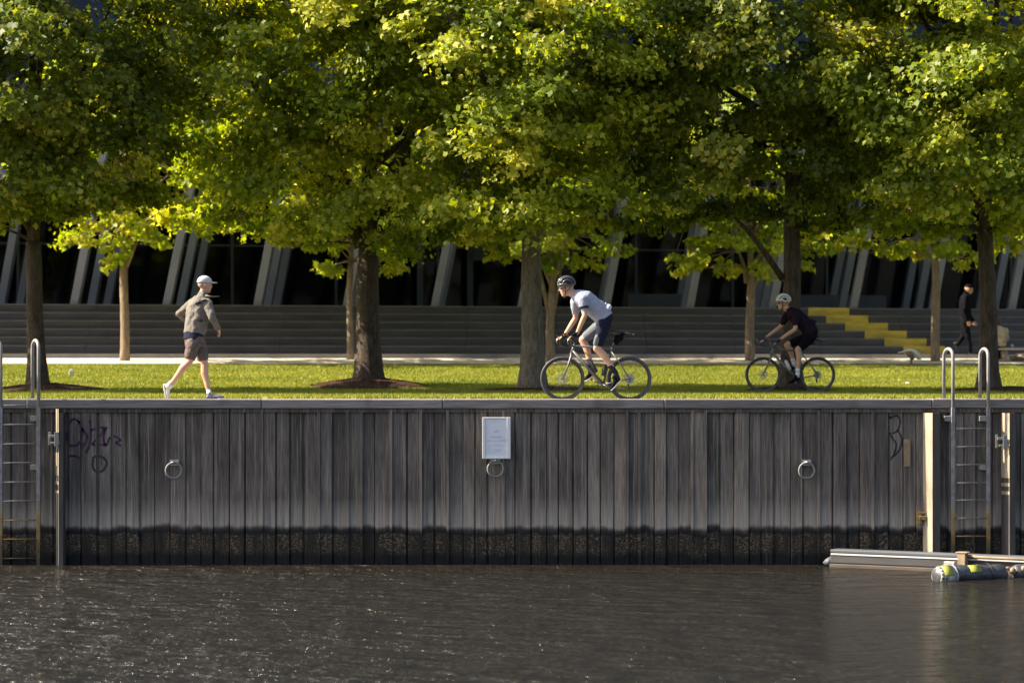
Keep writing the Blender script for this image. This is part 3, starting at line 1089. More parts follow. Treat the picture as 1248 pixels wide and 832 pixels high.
pa = Vector((pxx(1016, 39.6), -0.4, WZ))
pb = Vector((pxx(1330, 37.6), -2.4, WZ))
ang = math.atan2(pb.y - pa.y, pb.x - pa.x)
L = (pb - pa).length
pon = empty('floating_boom', pa, 'long grey floating boom beam with a white line moored against the wall', 'boom', rz=ang)
mb = MB()
mb.box(0, L, -0.14, 0.14, 0.052, 0.215)
mb.build('beam', M['pontoon'], pon, bevel=0.02)
mb = MB()
mb.box(0.0, L, -0.17, 0.17, -0.12, 0.05)
mb.build('skirt', M['pontoon_low'], pon, bevel=0.01)
mb = MB()
mb.box(0.02, L, -0.150, -0.141, 0.185, 0.205)
mb.build('white_strip', M['white_paint'], pon)
mb = MB()
mb.box(0.0, L, -0.13, 0.13, 0.216, 0.262)
mb.build('top_board', M['low_wall'], pon, bevel=0.01)
mb = MB()
mb.loft([((-0.17, 0, 0.05), (0, 1, 0), 0.012, (0, 0, 1), 0.01), ((-0.12, 0, 0.06), (0, 1, 0), 0.07, (0, 0, 1), 0.05), ((-0.0, 0, 0.08), (0, 1, 0), 0.13, (0, 0, 1), 0.1)])
mb.build('nose', M['low_wall'], pon, smooth=True)
mb = MB()
q = 2.08
mb.box(q, q + 0.12, -0.30, -0.17, -0.1, 0.29)
mb.box(q - 0.03, q + 0.15, -0.31, -0.16, 0.29, 0.31)
mb.build('timber_post', M['raw_wood'], pon, bevel=0.01)
mb = MB()
mb.tube([(q + 0.1, -0.2, 0.25), (q + 0.3, -0.2, 0.235), (q + 1.9, -0.2, 0.225)], 0.022, 8)
mb.build('pole', M['raw_wood'], pon, smooth=True)
mb = MB()
mb.box(1.85, 2.02, -0.26, -0.17, 0.10, 0.16)
mb.build('fitting', M['tarp_grey'], pon, bevel=0.01)

fa = Vector((pxx(1139, 37.0), -3.05, WZ))
fb = Vector((pxx(1300, 38.2), -1.95, WZ))
fang = math.atan2(fb.y - fa.y, fb.x - fa.x)
# floating tube: one long wrapped cylinder with bands
ft = empty('tube_float', fa, 'black wrapped tube float with yellow patches lying in the water', 'float', rz=fang)
rf = random.Random(5)
mb = MB()
secs = []
LF = 1.22
for i in range(41):
    t_ = i / 40
    x = LF * t_
    r = 0.142 + 0.008 * math.sin(t_ * 23) + rf.uniform(-0.003, 0.003)
    if x < 0.1:
        r *= math.sqrt(max(0.05, 1 - ((0.1 - x) / 0.12) ** 2))
    if x > LF - 0.08:
        r *= math.sqrt(max(0.05, 1 - ((x - LF + 0.08) / 0.1) ** 2))
    secs.append(((x, 0, 0.065 + 0.01 * math.sin(t_ * 5)), (0, 1, 0), r, (0, 0, 1), r * 0.95))
mb.loft(secs, 20)
mb.build('tube', M['tarp'], ft, smooth=True)


def band(name, x0, x1, a0, a1, mat, extra):
    mb = MB()
    vs, fs = [], []
    k = 14
    for i in range(k + 1):
        a = a0 + (a1 - a0) * i / k
        for x, r in ((x0, 0.142 + extra), (x1, 0.144 + extra)):
            rr = r * (math.sqrt(max(0.05, 1 - ((0.1 - x) / 0.12) ** 2)) if x < 0.1 else 1)
            vs.append((x, rr * math.cos(a), 0.067 + rr * 0.95 * math.sin(a)))
    fs = [(2 * i, 2 * i + 1, 2 * i + 3, 2 * i + 2) for i in range(k)]
    mb.add(vs, fs)
    return mb.build(name, mat, ft, smooth=True, solid=0.004)


band('grey_end_wrap', 0.02, 0.07, 0, 2 * PI, M['tarp_grey'], 0.011)
band('grey_end_wrap', 0.07, 0.13, 0, 2 * PI, M['tarp_grey'], 0.012)
band('grey_end_wrap', 0.13, 0.26, 0, 2 * PI, M['tarp_grey'], 0.013)
band('yellow_patch', 0.06, 0.22, PI * 0.56, PI * 0.97, M['hi_vis'], 0.02)
band('yellow_patch', 0.52, 0.72, PI * 0.62, PI * 0.90, M['hi_vis'], 0.014)
band('rope_band', 0.27, 0.30, 0, 2 * PI, M['tarp_grey'], 0.015)
band('rope_band', 0.90, 0.92, 0, 2 * PI, M['black_plastic'], 0.014)
ft2 = empty('tube_float', fa + (fb - fa).normalized() * 1.36 + Vector((0, 0, 0)), 'darker wrapped tube float at the right edge behind the yellow patched one', 'float', rz=fang)
mb = MB()
mb.loft([((x, 0, 0.06), (0, 1, 0), r, (0, 0, 1), r * 0.95) for x, r in ((0, 0.06), (0.03, 0.11), (0.1, 0.13), (0.6, 0.125), (1.2, 0.13), (1.3, 0.09))], 18)
mb.build('tube', M['tarp'], ft2, smooth=True)
mb = MB()
mb.tube([(-0.17, 0, 0.1), (-0.08, 0.0, 0.13), (0.0, 0, 0.10), (0.06, -0.03, 0.15)], 0.03, 8)
mb.ell((-0.05, -0.08, 0.10), (0.05, 0.04, 0.05))
mb.ell((0.12, -0.1, 0.12), (0.04, 0.04, 0.05))
mb.build('coupling', M['raw_wood'], ft2, smooth=True)


# ------------------------------------------------------------------ foliage
LEAF = np.array([(0, -.5), (.32, -.30), (.52, .02), (.2, .10), (0, .58), (-.2, .10), (-.52, .02), (-.32, -.30)], dtype=np.float32)


def leaf_object(name, C, Nn, size, var, mat, parent, rng, templ=LEAF):
    n = len(C)
    Nn = Nn / np.linalg.norm(Nn, axis=1, keepdims=True)
    ref = rng.normal(size=(n, 3))
    U = np.cross(Nn, ref)
    U /= np.linalg.norm(U, axis=1, keepdims=True) + 1e-9
    V = np.cross(Nn, U)
    k = len(templ)
    fold = -0.35 * np.abs(templ[:, 0]) ** 1.3 - 0.25 * templ[:, 1] ** 2
    P = (C[:, None, :] + size[:, None, None] * (U[:, None, :] * templ[None, :, 0:1] + V[:, None, :] * templ[None, :, 1:2] + Nn[:, None, :] * fold[None, :, None]))
    P = P.reshape(-1, 3).astype(np.float32)
    me = bpy.data.meshes.new(name)
    me.vertices.add(n * k)
    me.vertices.foreach_set('co', P.ravel())
    me.loops.add(n * k)
    me.loops.foreach_set('vertex_index', np.arange(n * k, dtype=np.int32))
    me.polygons.add(n)
    me.polygons.foreach_set('loop_start', np.arange(0, n * k, k, dtype=np.int32))
    me.polygons.foreach_set('loop_total', np.full(n, k, dtype=np.int32))
    a = me.attributes.new('var', 'FLOAT', 'POINT')
    a.data.foreach_set('value', np.repeat(var.astype(np.float32), k))
    me.update(calc_edges=True)
    me.materials.append(mat)
    o = bpy.data.objects.new(name, me)
    col.objects.link(o)
    if parent is not None:
        o.parent = parent
    return o


def bez(a, b_, c, n):
    return [a * (1 - t_) ** 2 + b_ * 2 * t_ * (1 - t_) + c * t_ ** 2 for t_ in [i / n for i in range(n + 1)]]


def park_tree(name, px, D, lbl, cat_group, seed, trunk_r, fork_z, crown_c, crown_r, nclump, lpc, leafsize, lmat, bmat,
              lean=(0, 0), limbs=(), extra=(), sunk=0.08, zmin=2.7, crad=(0.55, 0.95), top_z=None, flare=1.75):
    rng = np.random.default_rng(seed)
    rr = random.Random(seed)
    x0 = (px - 624) * D / F
    z0 = gz(x0, D)
    base = Vector((x0, D - 40, z0))
    t_ = empty(name, base, lbl, 'tree', cat_group)
    cc = Vector(crown_c)       # relative to base
    cr = Vector(crown_r)
    # clump centres
    cl = []
    tries = 0
    while len(cl) < nclump and tries < 20000:
        tries += 1
        p = Vector((rr.gauss(0, 1), rr.gauss(0, 1), rr.gauss(0, 1))).normalized() * (rr.random() ** 0.42)
        if p.length < 0.35:
            continue
        q = Vector((cc.x + p.x * cr.x, cc.y + p.y * cr.y, cc.z + p.z * cr.z))
        if q.z < zmin + rr.uniform(0, 0.3):
            continue
        rad_ = rr.uniform(*crad)
        if any((q - c_[0]).length < 0.42 * (rad_ + c_[1]) for c_ in cl):
            continue
        cl.append((q, rad_))
    for (ex, ez, er, ey) in extra:    # clumps placed where the photo shows a hanging spray
        w_ = at(ex, ez, D + ey)
        cl.append((w_ - base, er))
    # wood
    mb = MB()
    fork = Vector((lean[0], lean[1], fork_z))
    tp, trd = [], []
    kk = 14
    for i in range(kk + 1):
        s_ = i / kk
        p = Vector((lean[0] * s_ ** 1.5, lean[1] * s_, -sunk + (fork_z + sunk) * s_))
        p.x += 0.035 * math.sin(seed + s_ * 5) * s_
        p.y += 0.03 * math.cos(seed * 2 + s_ * 4) * s_
        tp.append(p)
        fl = 1 + (flare - 1) * math.exp(-s_ * 9)
        trd.append(trunk_r * fl * (1 - 0.18 * s_) * (1 + 0.03 * math.sin(i * 2.1 + seed)))
    fork = tp[-1]
    mb.tube(tp, trd, 14)
    lead_top = Vector((cc.x * 0.7, cc.y * 0.7, cc.z + cr.z * 0.65))
    lead = bez(fork, fork + Vector((rr.uniform(-.25, .25), 0, (lead_top.z - fork.z) * 0.5)), lead_top, 8)
    mb.tube(lead, [trd[-1] * 0.85 * (1 - 0.8 * i / 8) for i in range(9)], 9)
    nodes = [(p, trd[-1] * 0.8 * (1 - 0.75 * i / 8)) for i, p in enumerate(lead)]
    nl = 7 if nclump > 50 else 4
    for i in range(nl):
        a = 2 * PI * (i + rr.random() * 0.6) / nl
        k_ = rr.uniform(0.45, 0.7)
        tz = cc.z + cr.z * rr.uniform(-0.45, 0.35)
        tip = Vector((cc.x + math.cos(a) * cr.x * k_, cc.y + math.sin(a) * cr.y * k_, tz))
        st = fork.lerp(lead[3], rr.random() * 0.8)
        mid_ = st.lerp(tip, 0.45) + Vector((0, 0, 0.35))
        b2 = bez(st, mid_, tip, 6)
        r0 = trd[-1] * rr.uniform(0.45, 0.62)
        mb.tube(b2, [r0 * (1 - 0.72 * j / 6) for j in range(7)], 8)
        nodes += [(p, r0 * (1 - 0.72 * j / 6)) for j, p in enumerate(b2) if j > 1]
    for pts, r0, r1 in limbs:
        w_ = [at(a, b_, D + dd) - base for a, b_, dd in pts]
        mb.tube(w_, [r0 + (r1 - r0) * j / (len(w_) - 1) for j in range(len(w_))], 8)
        nodes += [(p, r1) for p in w_[1:]]
    for q, rad_ in cl:
        nd = min(nodes, key=lambda n_: (n_[0] - q).length + (0.6 if n_[0].z > q.z + 0.4 else 0))
        s0 = nd[0]
        if 0.15 < (q - s0).length < 1.7:
            mm = s0.lerp(q, 0.5) + Vector((rr.uniform(-.1, .1), rr.uniform(-.1, .1), 0.12))
            r0 = min(nd[1] * 0.5, 0.045)
            mb.tube(bez(s0, mm, q, 3), [r0, r0 * 0.7, r0 * 0.45, 0.006], 5)
    mb.build('trunk', bmat, t_, smooth=True, fixn=False)
    # leaves
    Cs, Ns, Ss, Vs = [], [], [], []
    for q, rad_ in cl:
        k = int(lpc * (rad_ / 0.75) ** 2)
        d = rng.normal(size=(k, 3))
        d /= np.linalg.norm(d, axis=1, keepdims=True)
        rad = rng.random(k) ** 0.45
        P = d * rad[:, None] * np.array([rad_, rad_, rad_ * 0.55])
        out = np.array(q - cc)
        out[2] *= 0.3
        out = out / (np.linalg.norm(out) + 1e-6)
        # droop outwards
        P[:, 2] -= 0.28 * (P[:, 0] * out[0] + P[:, 1] * out[1])
        # second scale: gather into twigs
        tw = rng.normal(size=(max(4, k // 16), 3)) * np.array([rad_, rad_, rad_ * 0.5]) * 0.55
        idx = rng.integers(0, len(tw), k)
        P = P * 0.5 + tw[idx] * 0.62
        Cs.append(P + np.array(q))
        nn = rng.normal(size=(k, 3)) * 0.5 + np.array([0, 0, 0.62]) + out * 0.6 + d * 0.35
        Ns.append(nn)
        Ss.append(leafsize * rng.uniform(0.45, 1.4, k))
        tone = rr.gauss(0, 0.17)
        Vs.append(np.clip(rng.normal(0.42 + tone, 0.2, k), 0, 1))
    leaf_object('crown', np.concatenate(Cs), np.concatenate(Ns), np.concatenate(Ss), np.concatenate(Vs), lmat, t_, rng)
    return t_


GA = 'large plane trees along the lawn'
GB = 'young trees at the beige path'
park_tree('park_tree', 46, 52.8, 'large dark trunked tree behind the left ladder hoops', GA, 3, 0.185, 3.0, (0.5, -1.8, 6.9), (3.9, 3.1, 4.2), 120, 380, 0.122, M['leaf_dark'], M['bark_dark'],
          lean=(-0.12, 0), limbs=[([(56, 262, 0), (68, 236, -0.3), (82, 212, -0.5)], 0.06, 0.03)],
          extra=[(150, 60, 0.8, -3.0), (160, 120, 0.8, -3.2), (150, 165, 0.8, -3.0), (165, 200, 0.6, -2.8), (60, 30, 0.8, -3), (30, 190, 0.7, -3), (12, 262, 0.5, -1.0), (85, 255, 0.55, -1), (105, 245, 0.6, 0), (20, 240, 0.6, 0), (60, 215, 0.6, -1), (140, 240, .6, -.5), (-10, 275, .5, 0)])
park_tree('park_tree', 449, 54.6, 'large tree with thick forked dark trunk in a wide mulch mound', GA, 8, 0.27, 2.9, (-0.3, -2.2, 7.0), (4.4, 3.3, 4.2), 150, 380, 0.122, M['leaf'], M['bark_dark'],
          limbs=[([(440, 300, 0), (424, 268, -0.1), (400, 235, -0.4), (370, 200, -0.8)], 0.15, 0.05), ([(458, 300, 0), (468, 265, 0), (480, 225, -0.2), (500, 180, -0.5)], 0.17, 0.06)],
          extra=[(250, 60, 0.9, -3.0), (230, 110, 0.8, -3.0), (420, 120, 0.9, -4.5), (460, 60, 0.9, -4.5), (300, 200, 0.8, -3), (280, 262, 0.6, -1.5), (360, 270, 0.6, -1.0), (500, 250, 0.6, -2.0), (245, 165, 0.8, 0.5), (262, 195, 0.7, 0.5), (232, 200, 0.7, 0.8), (350, 20, 0.8, -1), (365, 60, 0.8, -1), (290, 235, 0.6, 0.5), (205, 262, 0.55, 0), (230, 272, 0.5, -0.5), (250, 262, 0.55, 0.3), (310, 275, 0.5, -0.5), (325, 262, 0.55, 0.5), (340, 285, 0.5, 0), (385, 295, 0.45, 0), (400, 280, 0.5, 0.5), (485, 280, 0.5, 0), (510, 272, 0.5, 0)])
park_tree('park_tree', 649, 52.6, 'large tree with lighter straight trunk directly behind the front cyclist', GA, 14, 0.235, 3.5, (-0.4, -1.8, 7.1), (3.9, 3.1, 4.2), 140, 380, 0.122, M['leaf'], M['bark'],
          extra=[(560, 60, 0.9, -4.4), (600, 130, 0.9, -4.4), (660, 60, 0.9, -4.5), (650, 110, 0.9, -4.5), (740, 235, 0.7, -3.5), (700, 250, 0.6, -3.2), (780, 250, 0.55, -3.0), (560, 250, 0.7, -3.5), (590, 265, 0.5, -3.0), (520, 265, 0.6, -3), (545, 280, 0.5, -1), (575, 285, 0.45, -1), (610, 280, 0.45, -1), (695, 278, 0.5, -1), (725, 270, 0.5, -2), (765, 272, 0.5, -2), (800, 268, 0.5, -1)])
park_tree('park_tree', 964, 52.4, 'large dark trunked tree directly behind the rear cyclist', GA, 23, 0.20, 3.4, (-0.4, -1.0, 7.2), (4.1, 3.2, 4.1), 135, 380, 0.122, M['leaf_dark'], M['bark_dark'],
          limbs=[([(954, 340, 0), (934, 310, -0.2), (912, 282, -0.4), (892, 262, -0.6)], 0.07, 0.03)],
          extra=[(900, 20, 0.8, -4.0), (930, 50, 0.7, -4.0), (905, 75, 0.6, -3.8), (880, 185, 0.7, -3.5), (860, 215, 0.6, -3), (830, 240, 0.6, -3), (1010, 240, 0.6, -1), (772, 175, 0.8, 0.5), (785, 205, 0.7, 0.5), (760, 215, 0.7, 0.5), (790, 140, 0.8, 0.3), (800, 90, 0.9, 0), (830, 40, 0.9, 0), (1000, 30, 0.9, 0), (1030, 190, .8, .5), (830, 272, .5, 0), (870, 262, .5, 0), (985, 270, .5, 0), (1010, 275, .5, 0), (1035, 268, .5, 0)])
park_tree('park_tree', 1205, 52.2, 'large tree behind the right ladder hoops with bright yellow green sprays', GA, 31, 0.185, 3.2, (0.1, -1.8, 7.0), (3.9, 3.1, 4.1), 135, 380, 0.122, M['leaf'], M['bark_dark'],
          lean=(-0.05, 0), limbs=[([(1200, 270, 0), (1188, 240, 0), (1170, 215, -0.3)], 0.06, 0.03)],
          extra=[(1020, 85, 0.7, -3.6), (1050, 115, 0.8, -3.8), (1085, 150, 0.8, -3.8), (1150, 90, 0.9, -4.2), (1200, 70, 0.9, -4.2), (1140, 180, 0.8, -3.8), (1110, 220, 0.8, -3.5), (1180, 205, 0.7, -3.5), (1060, 260, 0.7, -1.5), (1085, 275, .5, 0), (1120, 275, .5, 0), (1150, 280, .5, 0), (1180, 275, .5, 0.5), (1230, 275, .5, 0), (1245, 265, .5, 0)])
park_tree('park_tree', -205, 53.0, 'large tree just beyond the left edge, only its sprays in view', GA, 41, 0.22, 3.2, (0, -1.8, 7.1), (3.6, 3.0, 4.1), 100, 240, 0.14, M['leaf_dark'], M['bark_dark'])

yk = dict(zmin=2.2, crad=(0.38, 0.62), flare=1.15, sunk=0.05)
park_tree('young_tree', 152, 64.3, 'slim pale trunked young tree left of the runner', GB, 51, 0.115, 2.55, (0.1, 0, 5.2), (3.0, 2.3, 3.2), 110, 190, 0.15, M['leaf_young'], M['bark_young'],
          limbs=[([(153, 325, 0), (148, 300, 0), (143, 280, 0)], 0.06, 0.03), ([(154, 325, 0), (163, 303, 0), (170, 285, 0)], 0.055, 0.03)],
          extra=[(135, 292, 0.45, -0.4), (150, 312, 0.4, -0.5), (175, 285, 0.5, -0.4), (120, 275, 0.45, 0)], **yk)
park_tree('young_tree', 427, 66.2, 'slim young tree half hidden by the thick forked trunk', GB, 52, 0.09, 2.5, (-0.3, 0, 5.1), (3.1, 2.3, 3.1), 110, 190, 0.15, M['leaf_young'], M['bark_young'],
          extra=[(405, 325, 0.38, -0.3), (415, 305, 0.42, -0.3), (365, 290, 0.5, 0), (390, 285, 0.45, 0), (380, 300, 0.4, 0)], **yk)
park_tree('young_tree', 671, 67.0, 'young tree with a low forked trunk beside the front cyclist', GB, 53, 0.12, 1.75, (-0.3, 0, 5.0), (3.2, 2.3, 3.2), 120, 190, 0.15, M['leaf_young'], M['bark_young'],
          limbs=[([(670, 385, 0), (661, 345, 0), (655, 315, 0)], 0.07, 0.035), ([(672, 388, 0), (680, 350, 0), (684, 318, 0)], 0.07, 0.035)],
          extra=[(600, 298, 0.45, 0), (580, 290, 0.45, 0), (620, 303, 0.4, 0), (675, 315, 0.5, -0.3), (690, 300, 0.5, 0), (665, 330, 0.35, -0.4)], **yk)
park_tree('young_tree', 914, 68.3, 'young tree with a forked top just left of the rear cyclist', GB, 54, 0.125, 2.3, (-0.4, 0, 5.1), (3.2, 2.3, 3.2), 120, 190, 0.15, M['leaf_young'], M['bark_young'],
          limbs=[([(910, 345, 0), (907, 325, 0), (900, 305, 0)], 0.07, 0.03), ([(916, 355, 0), (924, 335, 0), (928, 318, 0)], 0.07, 0.03)],
          extra=[(850, 320, 0.4, 0), (860, 300, 0.5, 0), (900, 325, 0.4, -0.3), (880, 295, 0.5, 0), (930, 305, 0.5, 0)], **yk)
park_tree('young_tree', 1140, 69.3, 'straight pale young tree left of the walking man in black', GB, 55, 0.12, 2.75, (-0.2, 0, 5.3), (3.2, 2.3, 3.1), 115, 190, 0.15, M['leaf_young'], M['bark_young'],
          extra=[(1050, 292, 0.45, 0), (1075, 300, 0.45, 0), (1100, 305, 0.45, -0.2), (1165, 300, 0.5, 0), (1130, 300, 0.5, -0.3)], **yk)
park_tree('young_tree', 1300, 70.5, 'young tree behind the bench at the right edge', GB, 56, 0.11, 2.6, (-0.2, 0, 5.2), (2.6, 2.3, 2.9), 70, 190, 0.15, M['leaf_young'], M['bark_young'],
          extra=[(1228, 290, 0.5, 0), (1240, 305, 0.45, 0)], **yk)

# grass blades
rng = np.random.default_rng(9)
nb = 330000
X = rng.uniform(-1, 1, nb)
Dd = 43.6 + (rng.random(nb) ** 0.9) * 23.5
X = X * (Dd * 0.215)
tanx = np.clip(X, -30, 30)
tt = np.clip((Dd - 51) / 9, 0, 1)
uu = Dd - TAN * tanx * tt * tt * (3 - 2 * tt)
ok = uu < 64.9
X, Dd, uu = X[ok], Dd[ok], uu[ok]
nb = len(X)
Z = np.interp(uu, [0, 50.5, 53, 56, 60, 65, 68], [0, 0, 0.035, 0.15, 0.34, 0.545, 0.69])
hgt = rng.uniform(0.025, 0.06, nb) * np.where(Dd < 52, 1.15, 1.0)
wid = rng.uniform(0.008, 0.016, nb)
th = rng.uniform(0, PI, nb)
P = np.zeros((nb, 3, 3), dtype=np.float32)
P[:, 0] = np.stack([X - np.cos(th) * wid, Dd - 40 - np.sin(th) * wid, Z - 0.005], 1)
P[:, 1] = np.stack([X + np.cos(th) * wid, Dd - 40 + np.sin(th) * wid, Z - 0.005], 1)
P[:, 2] = np.stack([X + rng.normal(0, 0.022, nb), Dd - 40 + rng.normal(0, 0.022, nb), Z + hgt], 1)
me = bpy.data.meshes.new('grass')
me.vertices.add(nb * 3)
me.vertices.foreach_set('co', P.ravel())
me.loops.add(nb * 3)
me.loops.foreach_set('vertex_index', np.arange(nb * 3, dtype=np.int32))
me.polygons.add(nb)
me.polygons.foreach_set('loop_start', np.arange(0, nb * 3, 3, dtype=np.int32))
me.polygons.foreach_set('loop_total', np.full(nb, 3, dtype=np.int32))
a = me.attributes.new('var', 'FLOAT', 'POINT')
a.data.foreach_set('value', np.repeat(np.clip(rng.normal(0.45, 0.22, nb), 0, 1).astype(np.float32), 3))
me.update(calc_edges=True)
me.materials.append(M['grass'])
go = bpy.data.objects.new('grass', me)
col.objects.link(go)
tag(go, 'short mown yellow green lawn grass', 'grass', kind='stuff')


# mulch mounds round the trunks
def mulch(px, D, rx, ry, h, lbl, seed, dx=0):
    x0 = (px - 624) * D / F
    r_ = random.Random(seed)
    vs, fs = [], []
    nr, na = 10, 44
    for i in range(nr + 1):
        s_ = i / nr
        for j in range(na):
            a = 2 * PI * j / na
            wob = 1 + 0.10 * math.sin(3 * a + seed) + 0.06 * math.sin(7 * a + seed * 2)
            X_ = x0 + dx + math.cos(a) * rx * s_ * wob
            D_ = D + math.sin(a) * ry * s_ * wob
            z = gz(X_, D_) + h * (1 - s_ ** 1.3) * (0.9 + 0.2 * r_.random()) + r_.uniform(0, 0.015) - (0.03 if i == nr else 0) + 0.02 * (i < nr)
            vs.append((X_, D_ - 40, z))
    for i in range(nr):
        for j in range(na):
            j2 = (j + 1) % na
            fs.append((i * na + j, i * na + j2, (i + 1) * na + j2, (i + 1) * na + j))
    mb = MB()
    mb.add(vs, fs)
    # loose chips
    for _ in range(260):
        a = r_.random() * 2 * PI
        s_ = math.sqrt(r_.random()) * 1.0
        X_, D_ = x0 + dx + math.cos(a) * rx * s_, D + math.sin(a) * ry * s_
        z = gz(X_, D_) + h * (1 - s_ ** 1.3) + 0.012
        rot = Matrix.Rotation(r_.random() * 6.3, 3, 'Z') @ Matrix.Rotation(r_.uniform(-.6, .6), 3, 'X')
        mb.cbox((X_, D_ - 40, z + 0.01), (r_.uniform(.03, .09), r_.uniform(.012, .03), 0.012), rot)
    o = mb.build('mulch_mound', M['mulch'], fixn=False)
    reloc(o, (x0, D - 40, gz(x0, D)))
    tag(o, lbl, 'mulch mound', 'mulch mounds under the large trees')


mulch(46, 52.8, 1.15, 1.2, 0.13, 'brown mulch mound behind the left ladder hoops', 1, 0.15)
mulch(449, 54.6, 1.25, 1.6, 0.17, 'wide brown mulch mound round the thick forked trunk', 2)
mulch(649, 52.6, 1.5, 1.2, 0.07, 'low brown mulch mound behind the front cyclist', 3, 0.3)
mulch(964, 52.5, 0.95, 0.9, 0.10, 'brown mulch mound behind the rear cyclist', 4)
mulch(1205, 52.2, 1.6, 1.2, 0.08, 'brown mulch mound behind the right ladder hoops', 5, 0.5)

# ------------------------------------------------------------------ people
Y3 = Vector((0, 1, 0))


def add_head(mb, c, f, lat, k=1.0, up=None):
    """skull, jaw, nose, ears, lips; f = facing direction"""
    f = Vector(f).normalized()
    lat = Vector(lat).normalized()
    up = Vector(up).normalized() if up is not None else Vector((0, 0, 1))
    up = (up - f * up.dot(f)).normalized()
    rot = Matrix((f, lat, up)).transposed()
    q = lambda a, b_, h: Vector(c) + (f * a + lat * b_ + up * h) * k
    e = lambda a, b_, h, r: mb.ell(q(a, b_, h), [x * k for x in r], rot, 18, 12)
    e(-0.008, 0, 0.025, (0.100, 0.077, 0.095))
    e(0.028, 0, -0.045, (0.066, 0.058, 0.078))
    e(0.056, 0, -0.098, (0.030, 0.030, 0.024))       # chin
    e(0.088, 0, 0.018, (0.016, 0.045, 0.014))        # brow
    e(0.096, 0, -0.020, (0.018, 0.011, 0.024))       # nose
    e(0.106, 0, -0.030, (0.013, 0.014, 0.010))
    e(0.084, 0, -0.062, (0.014, 0.024, 0.007))       # lips
    e(0.081, 0, -0.074, (0.014, 0.021, 0.006))
    for s_ in (-1, 1):
        e(0.062, s_ * 0.038, -0.028, (0.026, 0.022, 0.022))   # cheeks
        e(-0.012, s_ * 0.077, -0.012, (0.020, 0.010, 0.030))  # ears
    return q, rot


def add_hand(mb, W, d, n, lat, k=1.0, curl=1.0, inner=1):
    """palm + four fingers + thumb. d forward, n towards the palm side, lat across the knuckles"""
    W, d, n, lat = Vector(W), Vector(d).normalized(), Vector(n).normalized(), Vector(lat).normalized()
    p = lambda a, b_, c_: W + (d * a + lat * b_ + n * c_) * k
    mb.loft([(p(-0.02, 0, 0), lat, 0.027 * k, n, 0.020 * k), (p(0.02, 0, 0), lat, 0.036 * k, n, 0.019 * k),
             (p(0.06, 0, 0.002), lat, 0.044 * k, n, 0.017 * k), (p(0.095, 0, 0.006), lat, 0.042 * k, n, 0.013 * k)], 14)
    for i, (o, L) in enumerate(((-0.036, 0.85), (-0.012, 1.0), (0.012, 0.95), (0.036, 0.76))):
        o2 = o * 1.12
        pts = [p(0.075, o, 0.003), p(0.092 + 0.028 * L, o2, 0.008 + 0.014 * curl)]
        pts.append(p(0.092 + (0.028 + 0.022 * (1 - 0.45 * curl)) * L, o2, 0.012 + (0.014 + 0.024 * L) * curl))
        pts.append(p(0.092 + (0.028 + 0.030 * (1 - 1.0 * curl)) * L, o2 * 0.98, 0.014 + (0.022 + 0.036 * L) * curl))
        mb.limb(pts, [0.0098 * k, 0.0092 * k, 0.0082 * k, 0.0072 * k], 8)
    s_ = inner
    mb.limb([p(0.012, s_ * 0.022, 0.006), p(0.042, s_ * 0.052, 0.022), p(0.068, s_ * 0.056, 0.044), p(0.086, s_ * 0.046, 0.055)],
            [0.016 * k, 0.013 * k, 0.011 * k, 0.009 * k], 8)


def torso(mb, secs, lat):
    """secs: (point, half thickness, half width)"""
    lat = Vector(lat).normalized()
    out = []
    for i, (p, a_, b_) in enumerate(secs):
        t_ = Vector(secs[min(i + 1, len(secs) - 1)][0]) - Vector(secs[max(i - 1, 0)][0])
        t_ = (t_ - lat * t_.dot(lat)).normalized()
        out.append((p, t_.cross(lat), a_, lat, b_))
    mb.loft(out, 20)


def infl(secs, e):
    return [(p, a_ + e, b_ + e) for p, a_, b_ in secs]


def shoe(name, heel, toe, up, mat, par, sole_mat, k=1.0):
    heel, toe, up = Vector(heel), Vector(toe), Vector(up)
    f = (toe - heel)
    L = f.length
    f.normalize()
    up = (up - f * up.dot(f)).normalized()
    lat = f.cross(up)
    P = lambda a, h: heel + f * a * L + up * h * k
    mb = MB()
    mb.loft([(P(0.0, 0.045), up, 0.028 * k, lat, 0.022 * k), (P(0.06, 0.046), up, 0.043 * k, lat, 0.032 * k), (P(0.28, 0.052), up, 0.050 * k, lat, 0.036 * k),
             (P(0.5, 0.042), up, 0.040 * k, lat, 0.042 * k), (P(0.75, 0.033), up, 0.029 * k, lat, 0.047 * k), (P(0.93, 0.026), up, 0.021 * k, lat, 0.038 * k), (P(1.0, 0.022), up, 0.01 * k, lat, 0.018 * k)], 16)
    mb.limb([P(0.2, 0.07), P(0.2, 0.105)], [0.044 * k, 0.041 * k])
    o = mb.build(name, mat, par, smooth=True, remesh=0.008, sm=3)
    mb = MB()
    mb.loft([(P(-0.01, 0.004), up, 0.008 * k, lat, 0.02 * k), (P(0.05, 0.004), up, 0.010 * k, lat, 0.034 * k), (P(0.4, 0.004), up, 0.010 * k, lat, 0.036 * k),
             (P(0.75, 0.004), up, 0.009 * k, lat, 0.050 * k), (P(0.95, 0.006), up, 0.008 * k, lat, 0.038 * k), (P(1.01, 0.008), up, 0.006 * k, lat, 0.015 * k)], 14)
    mb.build('sole', sole_mat, o, smooth=True)
    return o


